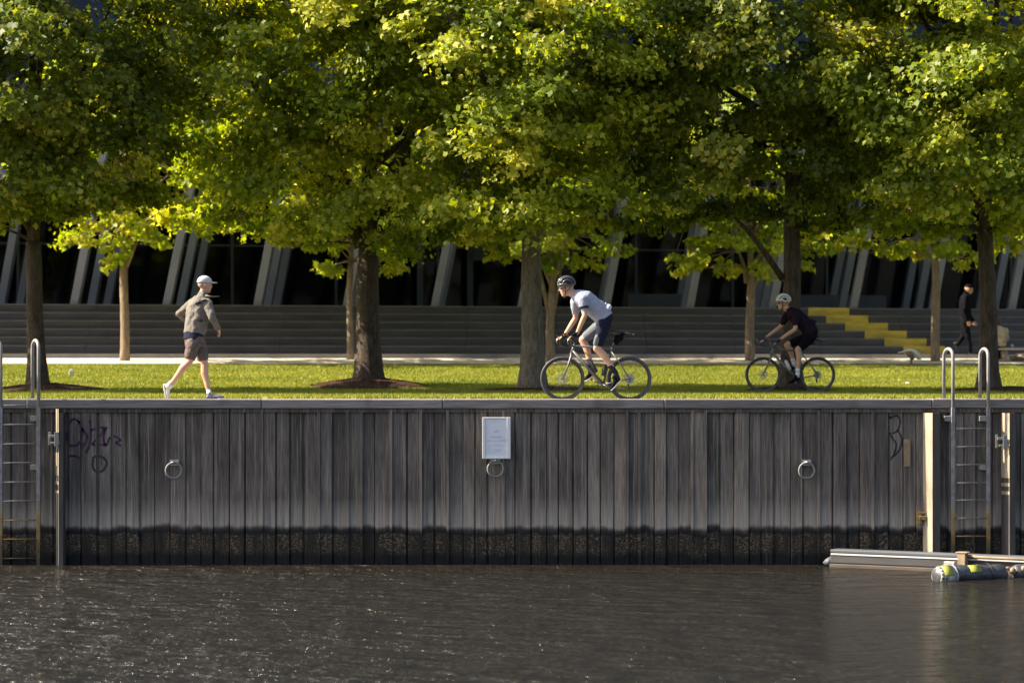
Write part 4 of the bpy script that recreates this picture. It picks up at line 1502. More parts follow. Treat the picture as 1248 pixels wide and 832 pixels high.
def helmet(par, q, rot, f, lat, k, shell, inner, nrib=7):
    mb = MB()
    c = q(-0.005, 0, 0.045)
    vs, fs = [], []
    # inner half shell
    nu, nv = 24, 8
    R3 = (0.114 * k, 0.096 * k, 0.098 * k)
    for i in range(nv + 1):
        th = (PI * 0.5) * i / nv
        for j in range(nu):
            ph = 2 * PI * j / nu
            vs.append(c + rot @ Vector((R3[0] * math.sin(th) * math.cos(ph), R3[1] * math.sin(th) * math.sin(ph), R3[2] * math.cos(th))))
    for i in range(nv):
        for j in range(nu):
            fs.append((i * nu + j, (i + 1) * nu + j, (i + 1) * nu + (j + 1) % nu, i * nu + (j + 1) % nu))
    mb.add(vs, fs)
    h = mb.build('helmet', inner, par, smooth=True, solid=0.008)
    for i in range(nrib):
        b_ = -0.92 + 1.84 * i / (nrib - 1)
        lim = math.sqrt(1 - (b_ * 0.93) ** 2)
        mb = MB()
        pts = []
        for j in range(15):
            a = -0.06 * PI + (1.10 * PI) * j / 14
            pts.append(c + rot @ Vector((R3[0] * 1.05 * math.cos(a) * lim * (1 + 0.06 * (math.cos(a) < 0)), R3[1] * 1.04 * b_ * (0.85 + 0.15 * math.sin(max(0, a))), R3[2] * 1.12 * math.sin(a) * lim)))
        mb.tube(pts, [0.005] + [0.0125 * k] * 13 + [0.005], 7)
        mb.build('shell_rib', shell, h, smooth=True)
    mb = MB()
    ring = [c + rot @ Vector((R3[0] * 1.05 * math.cos(2 * PI * j / 28), R3[1] * 1.05 * math.sin(2 * PI * j / 28), -0.004 + (0.012 if math.cos(2 * PI * j / 28) > 0 else -0.014))) for j in range(28)]
    mb.tube(ring, 0.013 * k, 7, closed=True)
    mb.build('shell_rim', shell, h, smooth=True)
    mb = MB()
    for s_ in (-1, 1):
        mb.tube([q(0.04, s_ * 0.085, 0.03), q(0.03, s_ * 0.077, -0.05), q(0.045, s_ * 0.03, -0.128), q(0.05, 0, -0.134)], 0.006 * k, 6)
        mb.tube([q(-0.07, s_ * 0.085, 0.02), q(0.0, s_ * 0.082, -0.04), q(0.03, s_ * 0.074, -0.06)], 0.005 * k, 6)
    mb.build('strap', M['black_plastic'], h, smooth=True)
    mb = MB()
    for s_ in (-1, 1):
        mb.ell(q(0.086, s_ * 0.034, 0.0), (0.013 * k, 0.030 * k, 0.019 * k), rot)
        mb.tube([q(0.08, s_ * 0.06, 0.005), q(0.0, s_ * 0.086, 0.0)], 0.005 * k, 6)
    mb.tube([q(0.100, -0.012, 0.006), q(0.100, 0.012, 0.006)], 0.005 * k, 6)
    mb.build('sunglasses', M['black_plastic'], par, smooth=True)


def cyclist(root, P, J, mats, k=1.0):
    """everything in root-local metres through P(zx, zy, y)"""
    body = MB()
    f = Vector((-1, 0, 0))
    head_c = P(*J['head'])
    tilt = J['tilt']
    fd = Vector((-math.cos(tilt), -0.12, math.sin(tilt)))
    q, rot = add_head(body, head_c, fd, Vector((fd.y, -fd.x, 0)), 1.12 * k)
    body.limb([P(*J['neck']), head_c + Vector((0.025, 0, -0.05))], [0.07 * k, 0.062 * k])
    T = [(P(zx, zy, 0), a_ * 1.04, b_ * 1.04) for zx, zy, a_, b_ in J['torso']]
    torso(body, T, Y3)
    arms = {}
    for s_, key in ((-1, 'near'), (1, 'far')):
        sh, el, wr = [P(*p) for p in J['arm_' + key]]
        body.limb([sh, sh.lerp(el, 0.5), el, el.lerp(wr, 0.3), wr], [0.062 * k, 0.052 * k, 0.041 * k, 0.042 * k, 0.028 * k])
        d = (wr - el).normalized()
        hd = J['hand_dir']
        add_hand(body, wr + hd * 0.012, hd, Vector((hd.z, 0, -hd.x)) * (-1 if hd.x > 0 else 1) if False else Vector((0.35 * hd.z - 0.15, -0.15 * s_, -1)), Y3, 0.98 * k, 0.9, -s_)
        arms[key] = (sh, el, wr)
    legs = {}
    for s_, key in ((-1, 'near'), (1, 'far')):
        hp, kn, an, heel, toe = [P(*p) for p in J['leg_' + key]]
        sh = (an - kn)
        back = Vector((0.025, 0, 0))
        body.limb([hp, hp.lerp(kn, 0.5), kn, kn + sh * 0.28 + back, kn + sh * 0.6 + back * 0.5, an], [0.098 * k, 0.083 * k, 0.060 * k, 0.060 * k, 0.047 * k, 0.036 * k])
        body.limb([an, heel.lerp(toe, 0.45)], [0.036 * k, 0.03 * k])
        legs[key] = (hp, kn, an, heel, toe)
    b_ = body.build('body', mats['skin'], root, smooth=True, remesh=0.0065, sm=4)
    # jersey
    mb = MB()
    torso(mb, infl(T[J.get('jersey_from', 1):], 0.014), Y3)
    for key in ('near', 'far'):
        sh, el, wr = arms[key]
        e2 = sh.lerp(el, 0.62)
        mb.limb([sh, e2.lerp(sh, 0.15), e2], [0.080 * k, 0.066 * k, 0.060 * k])
    mb.limb([P(*J['neck']) + Vector((0.03, 0, -0.03)), P(*J['neck'])], [0.085 * k, 0.075 * k])
    jersey = mb.build('jersey', mats['jersey'], root, smooth=True, remesh=0.010, sm=6, dispn=0.022)
    if mats.get('band'):
        sh, el, wr = arms['near']
        mb = MB()
        e2 = sh.lerp(el, 0.46)
        e3 = sh.lerp(el, 0.60)
        mb.tube([e2, e3], [0.074 * k, 0.070 * k], 16)
        mb.build('sleeve_band', mats['band'], jersey, smooth=True)
    # pockets
    mb = MB()
    pk = P(*J['pocket'])
    rt = Matrix.Rotation(J['pocket_rot'], 3, 'Y')
    mb.ell(pk, (0.055, 0.13, 0.085), rt)
    mb.ell(pk + Vector((-0.03, -0.05, 0.075)), (0.015, 0.018, 0.035), rt)
    mb.build('rear_pocket', mats['pocket'], jersey, smooth=True, remesh=0.010, sm=2, dispn=0.02)
    # shorts
    mb = MB()
    torso(mb, infl(T[:J.get('shorts_to', 3)], 0.010), Y3)
    ends = {}
    for key in ('near', 'far'):
        hp, kn = legs[key][:2]
        e2 = hp.lerp(kn, J['shorts_len'])
        ends[key] = e2
        if key == 'far' and mats.get('panel'):
            mb.limb([hp, hp.lerp(kn, 0.25)], [0.112 * k, 0.103 * k])
        else:
            mb.limb([hp, hp.lerp(kn, 0.4), e2], [0.112 * k, 0.098 * k, 0.080 * k])
    shorts = mb.build('shorts', mats['shorts'], root, smooth=True, remesh=0.010, sm=6, dispn=0.012)
    if mats.get('panel'):
        hp, kn = legs['far'][:2]
        mb = MB()
        mb.limb([hp.lerp(kn, 0.22), ends['far']], [0.104 * k, 0.081 * k])
        mb.build('leg_panel', mats['panel'], shorts, smooth=True, remesh=0.010, sm=4)
        hp, kn = legs['near'][:2]
        mb = MB()
        o = Vector((-0.028, -0.022, 0.0))
        mb.limb([hp.lerp(kn, 0.35) + o * 0.9, hp.lerp(kn, 0.6) + o, ends['near'] + o * 0.8], [0.050 * k, 0.066 * k, 0.064 * k])
        mb.build('leg_panel', mats['panel'], shorts, smooth=True, remesh=0.010, sm=4)
    # gloves
    for s_, key in ((-1, 'near'), (1, 'far')):
        wr = arms[key][2]
        hd = J['hand_dir']
        W = wr + hd * 0.012
        n_ = Vector((0.35 * hd.z - 0.15, -0.15 * s_, -1)).normalized()
        mb = MB()
        mb.loft([(W - hd * 0.022, Y3, 0.033 * k, n_, 0.027 * k), (W + hd * 0.02, Y3, 0.042 * k, n_, 0.026 * k),
                 (W + hd * 0.065, Y3, 0.051 * k, n_, 0.023 * k), (W + hd * 0.10 + n_ * 0.006, Y3, 0.050 * k, n_, 0.018 * k)], 16)
        mb.limb([W + hd * 0.02, W + hd * 0.045 - Y3 * s_ * 0.05 + n_ * 0.02], [0.022, 0.017])
        mb.build('glove', mats['glove'], root, smooth=True, remesh=0.006, sm=2)
    for key in ('near', 'far'):
        hp, kn, an, heel, toe = legs[key]
        up = (kn - an)
        mb = MB()
        mb.limb([kn.lerp(an, mats.get('sock_top', 0.74)), an, an.lerp(heel.lerp(toe, 0.3), 0.6)], [0.047 * k, 0.041 * k, 0.043 * k])
        mb.build('sock', mats['sock'], root, smooth=True)
        shoe('shoe', heel, toe, up, mats['shoe'], root, mats['sole'], k)
    helmet(root, q, rot, fd, None, 1.13 * k, mats['shell'], mats['inner'], 7)
    return root


def wheel(par, c, r=0.35, rt=0.018, phase=0.0, steel='steel', sprocket=False):
    mb = MB()
    mb.tube([c + Vector(((r - rt) * math.cos(a), 0, (r - rt) * math.sin(a))) for a in [2 * PI * i / 72 for i in range(72)]], rt, 10, closed=True)
    w = mb.build('wheel', M['rubber'], par, smooth=True)
    mb = MB()
    vs = []
    for i in range(72):
        a = 2 * PI * i / 72
        for (dr, dy) in ((-0.028, -0.011), (-0.028, 0.011), (-0.062, 0.006), (-0.062, -0.006)):
            rr_ = r + dr
            vs.append(c + Vector((rr_ * math.cos(a), dy, rr_ * math.sin(a))))
    fs = []
    for i in range(72):
        for j in range(4):
            fs.append((i * 4 + j, i * 4 + (j + 1) % 4, ((i + 1) % 72) * 4 + (j + 1) % 4, ((i + 1) % 72) * 4 + j))
    mb.add(vs, fs)
    mb.build('rim', M['rim'], w)
    mb = MB()
    ns = 24
    for i in range(ns):
        a = 2 * PI * i / ns + phase
        s_ = 1 if i % 2 else -1
        b_ = a + (0.55 if (i // 2) % 2 else -0.55)
        mb.tube([c + Vector((0.022 * math.cos(b_), s_ * 0.028, 0.022 * math.sin(b_))), c + Vector(((r - 0.06) * math.cos(a), 0, (r - 0.06) * math.sin(a)))], 0.0016, 4, cap=False)
    mb.build('spokes', M[steel], w)
    mb = MB()
    mb.tube([c - Y3 * 0.055, c - Y3 * 0.03, c - Y3 * 0.0301, c + Y3 * 0.0301, c + Y3 * 0.03, c + Y3 * 0.055], [0.014, 0.014, 0.027, 0.027, 0.014, 0.014], 14)
    mb.build('hub', M['alloy'], w, smooth=False)
    mb = MB()
    rd = 0.08
    pts = [c + Vector((rd * 0.9 * math.cos(a), -0.042, rd * 0.9 * math.sin(a))) for a in [2 * PI * i / 30 for i in range(30)]]
    mb.tube(pts, 0.0085, 6, closed=True, flat=(Y3, 0.15))
    for i in range(5):
        a = 2 * PI * i / 5
        mb.tube([c + Vector((0.02 * math.cos(a), -0.042, 0.02 * math.sin(a))), c + Vector((rd * 0.86 * math.cos(a + 0.5), -0.042, rd * 0.86 * math.sin(a + 0.5)))], 0.005, 5)
    mb.build('brake_disc', M['alloy'], w)
    return w


def bicycle(root, g, fm):
    """g: dict of local points. Heads towards -x; chain on the far side"""
    fh, rh, bb, ht, hb, st, sd = [g[k_] for k_ in ('fh', 'rh', 'bb', 'ht', 'hb', 'st', 'saddle')]
    wheel(root, fh, phase=0.1)
    wheel(root, rh, phase=0.35)
    mb = MB()
    mb.tube([ht, hb], [0.023, 0.027], 12)
    mb.tube([ht.lerp(hb, 0.12), st], [0.020, 0.016], 12)
    mb.tube([ht.lerp(hb, 0.7), bb], [0.026, 0.029], 12)
    mb.tube([st + (st - bb).normalized() * 0.02, bb], [0.018, 0.020], 12)
    mb.tube([bb - Y3 * 0.04, bb + Y3 * 0.04], 0.027, 14)
    for s_ in (-1, 1):
        o = Y3 * 0.062 * s_
        mb.tube([bb + Y3 * 0.03 * s_, bb.lerp(rh, 0.3) + Y3 * 0.045 * s_, rh + o], [0.014, 0.012, 0.010], 8)
        mb.tube([st + Vector((0, 0.015 * s_, -0.05)), st.lerp(rh, 0.5) + Y3 * 0.05 * s_, rh + o], [0.010, 0.009, 0.009], 8)
        mb.cbox(rh + Y3 * 0.062 * s_, (0.04, 0.006, 0.04))
    mb.build('frame', fm, root, smooth=True)
    mb = MB()
    cr = hb + (hb - ht).normalized() * 0.015
    for s_ in (-1, 1):
        mb.tube([cr, cr + Vector((0, 0.045 * s_, -0.02)), cr.lerp(fh, 0.5) + Y3 * 0.058 * s_ + Vector((0.012, 0, 0)), fh + Y3 * 0.058 * s_], [0.022, 0.019, 0.014, 0.010], 10)
    mb.tube([hb, cr - Vector((0, 0, 0.01))], [0.029, 0.026], 12)
    mb.build('fork', fm, root, smooth=True)
    # seat post and saddle
    mb = MB()
    mb.tube([st, sd + Vector((0.0, 0, -0.04))], 0.0145, 10)
    mb.build('seat_post', M['black_plastic'], root, smooth=True)
    mb = MB()
    mb.loft([(sd + Vector((-0.145, 0, -0.014)), Y3, 0.012, Vector((0, 0, 1)), 0.012), (sd + Vector((-0.12, 0, -0.006)), Y3, 0.022, Vector((0, 0, 1)), 0.018), (sd + Vector((-0.02, 0, -0.004)), Y3, 0.030, Vector((0, 0, 1)), 0.020),
             (sd + Vector((0.06, 0, 0.0)), Y3, 0.062, Vector((0, 0, 1)), 0.022), (sd + Vector((0.115, 0, 0.008)), Y3, 0.070, Vector((0, 0, 1)), 0.018), (sd + Vector((0.135, 0, 0.008)), Y3, 0.045, Vector((0, 0, 1)), 0.010)], 14)
    sad = mb.build('saddle', M['black_plastic'], root, smooth=True)
    mb = MB()
    for s_ in (-1, 1):
        mb.tube([sd + Vector((-0.10, 0.012 * s_, -0.02)), sd + Vector((-0.04, 0.022 * s_, -0.045)), sd + Vector((0.04, 0.022 * s_, -0.045)), sd + Vector((0.09, 0.04 * s_, -0.01))], 0.0035, 6)
    mb.build('saddle_rails', M['alloy'], sad, smooth=True)
    # handlebar through the two hood points
    hn, hf, cl = g['hood_near'], g['hood_far'], g['clamp']
    mb = MB()
    pts = []
    def side(h, s_):
        return [h + Vector((0.055, 0, -0.012)), h + Vector((0.0, 0, -0.018)), h + Vector((-0.03, 0, -0.045)), h + Vector((-0.03, 0, -0.085)), h + Vector((0.0, 0, -0.118)), h + Vector((0.05, 0, -0.128)), h + Vector((0.10, 0, -0.128))]
    a = side(hn, -1)[::-1]
    b_ = side(hf, 1)
    tn = hn + Vector((0.085, 0.03, -0.005))
    tf = hf + Vector((0.085, -0.03, -0.005))
    mb.tube(a + [tn, cl, tf] + b_, 0.0145, 8)
    mb.tube([ht + (ht - hb).normalized() * 0.03, cl], [0.02, 0.017], 10)
    mb.tube([ht, ht + (ht - hb).normalized() * 0.05], 0.021, 10)
    hbar = mb.build('handlebar', M['black_plastic'], root, smooth=True)
    for h in (hn, hf):
        mb = MB()
        mb.loft([(h + Vector((0.03, 0, 0.0)), Y3, 0.014, Vector((0, 0, 1)), 0.016), (h + Vector((-0.02, 0, 0.004)), Y3, 0.016, Vector((0, 0, 1)), 0.018), (h + Vector((-0.065, 0, 0.022)), Y3, 0.014, Vector((0, 0, 1)), 0.022), (h + Vector((-0.08, 0, 0.045)), Y3, 0.011, Vector((-.3, 0, 1)), 0.016)], 12)
        mb.build('hood', M['black_plastic'], hbar, smooth=True)
        mb = MB()
        mb.tube([h + Vector((-0.075, 0, 0.0)), h + Vector((-0.085, 0, -0.04)), h + Vector((-0.07, 0, -0.09))], [0.007, 0.006, 0.005], 6)
        mb.build('brake_lever', M['alloy'], hbar, smooth=True)
    # drivetrain
    mb = MB()
    cy = 0.045
    mb.tube([bb + Vector((0.085 * math.cos(t_), cy, 0.085 * math.sin(t_))) for t_ in [2 * PI * i / 36 for i in range(36)]], 0.006, 6, closed=True)
    for i in range(5):
        t_ = 2 * PI * i / 5
        mb.tube([bb + Y3 * cy, bb + Vector((0.082 * math.cos(t_), cy, 0.082 * math.sin(t_)))], 0.007, 6)
    mb.build('chainring', M['rim'], root)
    for key, s_ in (('pedal_near', -1), ('pedal_far', 1)):
        p = g[key]
        mb = MB()
        mb.tube([bb + Y3 * 0.06 * s_, Vector((p.x, 0.08 * s_, p.z))], [0.015, 0.011], 8)
        c_ = mb.build('crank', M['rim'], root, smooth=True)
        mb = MB()
        mb.cbox((p.x, 0.125 * s_, p.z), (0.07, 0.07, 0.016), None)
        mb.build('pedal', M['black_plastic'], c_, bevel=0.004)
    mb = MB()
    for i, rr_ in enumerate((0.062, 0.054, 0.046, 0.038)):
        mb.tube([rh + Vector((rr_ * math.cos(t_), cy - i * 0.004 + 0.0, rr_ * math.sin(t_))) for t_ in [2 * PI * j / 26 for j in range(26)]], 0.0035, 5, closed=True)
    mb.build('cassette', M['alloy'], root)
    mb = MB()
    j1, j2 = rh + Vector((-0.02, cy, -0.085)), rh + Vector((0.0, cy, -0.155))
    mb.tube([bb + Vector((0, cy, 0.088)), rh + Vector((0, cy, 0.058))], 0.004, 5)
    mb.tube([bb + Vector((0, cy, -0.088)), j2 + Vector((-0.02, 0, -0.015)), j2 + Vector((0.02, 0, 0)), j1 + Vector((-0.02, 0, 0)), rh + Vector((0.03, cy, -0.05))], 0.004, 5)
    mb.build('chain', M['rim'], root)
    mb = MB()
    mb.tube([rh + Vector((0.0, cy + .01, -0.02)), rh + Vector((0.015, cy + .01, -0.06)), j1, j2], [0.012, 0.014, 0.016, 0.014], 7)
    mb.build('derailleur', M['black_plastic'], root, smooth=True)
    for a0, b0 in g.get('bottles', []):
        mb = MB()
        a0, b0 = Vector(a0), Vector(b0)
        d = (b0 - a0).normalized()
        mb.tube([a0, a0 + d * 0.12, a0 + d * 0.135, b0 - d * 0.03, b0 - d * 0.015, b0], [0.036, 0.036, 0.031, 0.036, 0.02, 0.014], 14)
        mb.build('bottle', g.get('bottle_mat', M['black_plastic']), root, smooth=True)


# ---- front cyclist
DL = 41.2
root_c = at(640 + 399.5 / 4.622, 0, DL)
PL = lambda zx, zy, y=0.0: Vector(((zx - 399.5) / 358, y, (780 - zy) / 358))
b1 = empty('bicycle', (root_c.x, DL - 40, 0.008), 'grey drop bar bicycle with a black saddle bag under the rider in the pale jersey', 'bicycle')
bicycle(b1, dict(fh=PL(211, 655), rh=PL(587, 655), bb=PL(440, 689), ht=PL(279, 462), hb=PL(262, 512), st=PL(487, 487), saddle=PL(527, 388),
                 hood_near=PL(268, 432, -0.2), hood_far=PL(208, 428, 0.2), clamp=PL(268, 438, 0.0), pedal_near=PL(497, 712), pedal_far=PL(383, 664),
                 bottles=[(PL(400, 620, 0), PL(365, 552, 0)), (PL(440, 640, 0), PL(452, 575, 0))]), M['frame_grey'])
mb = MB()
mb.ell(PL(528, 425), (0.075, 0.05, 0.07), Matrix.Rotation(0.5, 3, 'Y'))
mb.ell(PL(515, 447), (0.045, 0.04, 0.055))
mb.ell(PL(548, 405), (0.05, 0.04, 0.03), Matrix.Rotation(-0.4, 3, 'Y'))
mb.build('saddle_bag', M['black_cloth'], b1, smooth=True, remesh=0.01, sm=2, dispn=0.03)
mb = MB()
mb.tube([PL(548, 398), PL(575, 396), PL(596, 402)], [0.008, 0.006, 0.004], 6)
mb.ell(PL(610, 404), (0.016, 0.01, 0.01))
mb.build('rear_light', M['alloy'], b1, smooth=True)
c1 = empty('person', (root_c.x, DL - 40, 0.008), 'cyclist in pale grey jersey, navy shorts and dark helmet riding left on the grey bicycle', 'person')
JL = dict(head=(233, 142, 0), tilt=-0.16, neck=(276, 180, 0),
          torso=[(462, 345, 0.10, 0.15), (448, 318, 0.135, 0.165), (420, 280, 0.142, 0.155), (375, 245, 0.138, 0.165), (334, 210, 0.140, 0.19), (302, 194, 0.105, 0.155), (278, 183, 0.07, 0.085)],
          arm_near=[(322, 212, -0.19), (334, 300, -0.25), (292, 398, -0.21)], arm_far=[(284, 222, 0.19), (287, 312, 0.25), (230, 400, 0.21)],
          hand_dir=Vector((-0.85, 0, -0.42)).normalized(), jersey_from=1, shorts_to=3, shorts_len=0.80,
          leg_near=[(447, 345, -0.10), (403, 486, -0.14), (507, 620, -0.125), (541, 660, -0.125), (484, 722, -0.125)],
          leg_far=[(440, 345, 0.10), (324, 436, 0.14), (376, 592, 0.125), (399, 634, 0.125), (338, 672, 0.125)],
          pocket=(462, 262, 0), pocket_rot=0.7)
cyclist(c1, PL, JL, dict(skin=M['skin'], jersey=M['jersey_grey'], pocket=M['jersey_white'], band=M['shorts_navy'], shorts=M['shorts_navy'], panel=M['shorts_panel'],  # white on the rear pocket paints the highlight of the lower back
                         glove=M['black_cloth'], sock=M['navy_sock'], shoe=M['black_cloth'], sole=M['shoe_white'], shell=M['helmet_dark'], inner=M['black_plastic']))

# ---- rear cyclist
DR = 51.1
root_c = at(890 + 405.5 / 5.547, 0, DR)
PR = lambda zx, zy, y=0.0: Vector(((zx - 405.5) / 346.7, y, (772 - zy) / 346.7))
gzr = gz(root_c.x, DR) + 0.01
b2 = empty('bicycle', (root_c.x, DR - 40, gzr), 'dark olive drop bar bicycle under the rider in the plum jersey', 'bicycle')
bicycle(b2, dict(fh=PR(222, 651), rh=PR(589, 651), bb=PR(450, 682), ht=PR(293, 468), hb=PR(277, 516), st=PR(484, 494), saddle=PR(532, 442),
                 hood_near=PR(292, 428, -0.2), hood_far=PR(218, 412, 0.2), clamp=PR(290, 436, 0.0), pedal_near=PR(436, 738), pedal_far=PR(464, 628),
                 bottles=[(PR(404, 620, 0), PR(372, 552, 0))], bottle_mat=M['white_paint']), M['frame_green'])
mb = MB()
mb.tube([PR(575, 412), PR(632, 426)], [0.012, 0.015], 8)
mb.tube([PR(575, 412), PR(560, 440)], 0.008, 6)
mb.build('rear_light', M['black_plastic'], b2, smooth=True)
c2 = empty('person', (root_c.x, DR - 40, gzr), 'cyclist in dark plum jersey, black shorts and white helmet riding left on the olive bicycle', 'person')
JR = dict(head=(358, 166, 0), tilt=-0.06, neck=(388, 216, 0),
          torso=[(548, 405, 0.11, 0.16), (545, 370, 0.135, 0.165), (522, 325, 0.14, 0.155), (480, 285, 0.132, 0.165), (440, 252, 0.135, 0.19), (410, 232, 0.10, 0.155), (391, 219, 0.07, 0.085)],
          arm_near=[(437, 250, -0.19), (430, 345, -0.24), (332, 412, -0.21)], arm_far=[(385, 255, 0.19), (352, 325, 0.25), (252, 396, 0.21)],
          hand_dir=Vector((-0.82, 0, -0.45)).normalized(), jersey_from=1, shorts_to=3, shorts_len=0.76,
          leg_near=[(542, 395, -0.10), (452, 482, -0.14), (452, 632, -0.125), (470, 690, -0.125), (388, 716, -0.125)],
          leg_far=[(535, 395, 0.10), (388, 450, 0.14), (432, 562, 0.125), (462, 606, 0.125), (410, 628, 0.125)],
          pocket=(557, 305, 0), pocket_rot=0.75)
cyclist(c2, PR, JR, dict(skin=M['skin_dark'], jersey=M['jersey_plum'], pocket=M['jersey_plum'], shorts=M['black_cloth'], glove=M['blue_cloth'], sock=M['shoe_white'], sock_top=0.88,
                         shoe=M['black_cloth'], sole=M['black_plastic'], shell=M['helmet_white'], inner=M['black_plastic']))
for ch in [o for o in bpy.data.objects if o.parent == c2 and o.name.startswith('jersey')]:
    mb = MB()
    mb.loft([(PR(455, 215, 0), Y3, 0.05, Vector((0, 0, 1)), 0.02), (PR(500, 245, 0), Y3, 0.07, Vector((0, 0, 1)), 0.025), (PR(545, 285, 0), Y3, 0.06, Vector((0, 0, 1)), 0.02)], 12)
    mb.build('back_panel', M['jersey_violet'], ch, smooth=True)
    mb = MB()
    mb.ell(PR(436, 268, -0.262), (0.022, 0.006, 0.022))
    mb.build('sleeve_badge', M['jersey_white'], ch, smooth=True)

# ---- runner
DN = 41.1
k_ = 1.029
rc = at(180 + 300 / 4.89, 0, DN)
PN = lambda zx, zy, y=0.0: Vector(((zx - 300) / 378, y, (781 - zy) / 378 * k_))
rn = empty('person', (rc.x, DN - 40, 0.008), 'runner in white cap, khaki jacket and short shorts jogging right along the wall', 'person')
LB = Vector((0.72, -0.69, 0)).normalized()      # his right side, towards the camera
HD = Vector((0.69, 0.72, 0)).normalized()       # heading of the chest
body = MB()
hc = PN(340, 112, 0)
fd = Vector((0.93, 0.36, -0.02)).normalized()
q, rot = add_head(body, hc, fd, Vector((fd.y, -fd.x, 0)), 1.06)
body.limb([PN(322, 178, 0.02), hc + Vector((-0.01, 0, -0.07))], [0.062, 0.058])
TN = [(PN(275, 455, 0), 0.11, 0.165), (PN(278, 420, 0), 0.12, 0.165), (PN(285, 370, 0), 0.115, 0.15), (PN(297, 300, 0), 0.125, 0.17), (PN(307, 235, 0), 0.12, 0.185), (PN(314, 200, 0), 0.08, 0.14), (PN(320, 182, 0), 0.05, 0.07)]
torso(body, TN, LB)
shL = PN(309, 222, 0) - LB * 0.19
shR = PN(309, 222, 0) + LB * 0.19
elL = PN(180, 278, 0.16)
wrL = PN(235, 330, 0.36)
elR = PN(392, 300, -0.24)
wrR = PN(420, 368, 0.0)
for sh, el, wr, s_ in ((shL, elL, wrL, -1), (shR, elR, wrR, 1)):
    body.limb([sh, sh.lerp(el, 0.5), el, el.lerp(wr, 0.3), wr], [0.058, 0.05, 0.040, 0.040, 0.027])
    d = (wr - el).normalized()
    lt = d.cross(Vector((0, 0, 1))).normalized()
    add_hand(body, wr + d * 0.01, d, lt * -s_, Vector((0, 0, 1)), 0.95, 0.9, 1)
hipR, hipL = PN(272, 455, -0.08), PN(305, 455, 0.09)
knR, anR = PN(256, 552, -0.12), PN(142, 684, -0.05)
knL, anL = PN(336, 572, 0.06), PN(362, 728, 0.02)
for hp, kn, an in ((hipR, knR, anR), (hipL, knL, anL)):
    sh = an - kn
    back = Vector((-0.02, 0, 0.0))
    body.limb([hp, hp.lerp(kn, 0.5), kn, kn + sh * 0.3 + back, kn + sh * 0.6 + back * 0.5, an], [0.098, 0.082, 0.058, 0.060, 0.045, 0.034])
body.limb([anR, PN(108, 715, -0.05)], [0.034, 0.03])
body.limb([anL, PN(385, 757, 0.01)], [0.034, 0.03])
body.build('body', M['skin'], rn, smooth=True, remesh=0.0065, sm=4)
mb = MB()
torso(mb, [(PN(276, 398, 0), 0.150, 0.19)] + [(p, a_ + 0.048, b_ + 0.042) for p, a_, b_ in TN[2:]], LB)
mb.limb([shL, elL], [0.082, 0.062])
mb.limb([elL, elL.lerp(wrL, 0.85)], [0.062, 0.048])
mb.limb([shR, elR], [0.082, 0.062])
mb.limb([elR, elR.lerp(wrR, 0.85)], [0.062, 0.048])
mb.limb([PN(322, 185, 0), PN(328, 168, 0.01)], [0.085, 0.075])
jk = mb.build('jacket', M['jacket_khaki'], rn, smooth=True, remesh=0.010, sm=5, dispn=0.035)
mb = MB()      # collar wing blown towards the front
mb.loft([(PN(345, 178, -0.05), Vector((0.2, 0, 1)), 0.028, Vector((0, 1, 0)), 0.05), (PN(385, 180, 0.0), Vector((0, 0, 1)), 0.012, Vector((0, 1, 0)), 0.06), (PN(425, 178, 0.02), Vector((0, 0, 1)), 0.006, Vector((0, 1, 0)), 0.03)], 12)
mb.build('collar', M['jacket_khaki'], jk, smooth=True)
mb = MB()      # dark reflective tab and pocket mark on the back
a0 = PN(318, 212, -0.17)
mb.loft([(PN(290, 221, -0.165), Vector((0.2, 0, 1)), 0.010, Vector((0, 1, 0)), 0.025), (PN(325, 210, -0.20), Vector((0.2, 0, 1)), 0.018, Vector((0, 1, 0)), 0.025), (PN(357, 198, -0.19), Vector((0.2, 0, 1)), 0.008, Vector((0, 1, 0)), 0.02)], 10)
mb.build('yoke_tab', M['navy_shirt'], jk, smooth=True)
mb = MB()
mb.ell(PN(324, 318, -0.180), (0.035, 0.02, 0.018))
mb.build('pocket_mark', M['navy_shirt'], jk, smooth=True)
mb = MB()
torso(mb, [(PN(272, 428, 0), 0.142, 0.178), (PN(276, 395, 0), 0.140, 0.182), (PN(280, 365, 0), 0.13, 0.17)], LB)
mb.build('shirt_hem', M['navy_shirt'], rn, smooth=True, remesh=0.010, sm=3)
mb = MB()
torso(mb, [(PN(278, 468, 0), 0.115, 0.175), (PN(278, 425, 0), 0.135, 0.178), (PN(280, 405, 0), 0.13, 0.172)], LB)
mb.limb([hipR, hipR.lerp(knR, 0.66)], [0.112, 0.098])
mb.limb([hipL, hipL.lerp(knL, 0.62)], [0.110, 0.096])
mb.build('shorts', M['shorts_brown'], rn, smooth=True, remesh=0.010, sm=5, dispn=0.03)
for (an, he, to) in ((anR, PN(93, 690, -0.05), PN(122, 772, -0.04)), (anL, PN(349, 779, 0.02), PN(452, 768, 0.0))):
    mb = MB()
    mb.limb([an + Vector((0, 0, 0.02)), an.lerp(he.lerp(to, 0.3), 0.5)], [0.039, 0.042])
    mb.build('sock', M['shoe_white'], rn, smooth=True)
hR, tR = PN(97, 683, -0.05), PN(112, 775, -0.03)
shoe('shoe', hR, tR, Vector((1, 0, 0.25)), M['shoe_white'], rn, M['shoe_white'], 1.0)
shoe('shoe', PN(350, 778, 0.02), PN(456, 766, 0.0), Vector((0, 0, 1)), M['shoe_blue'], rn, M['shoe_white'], 1.0)
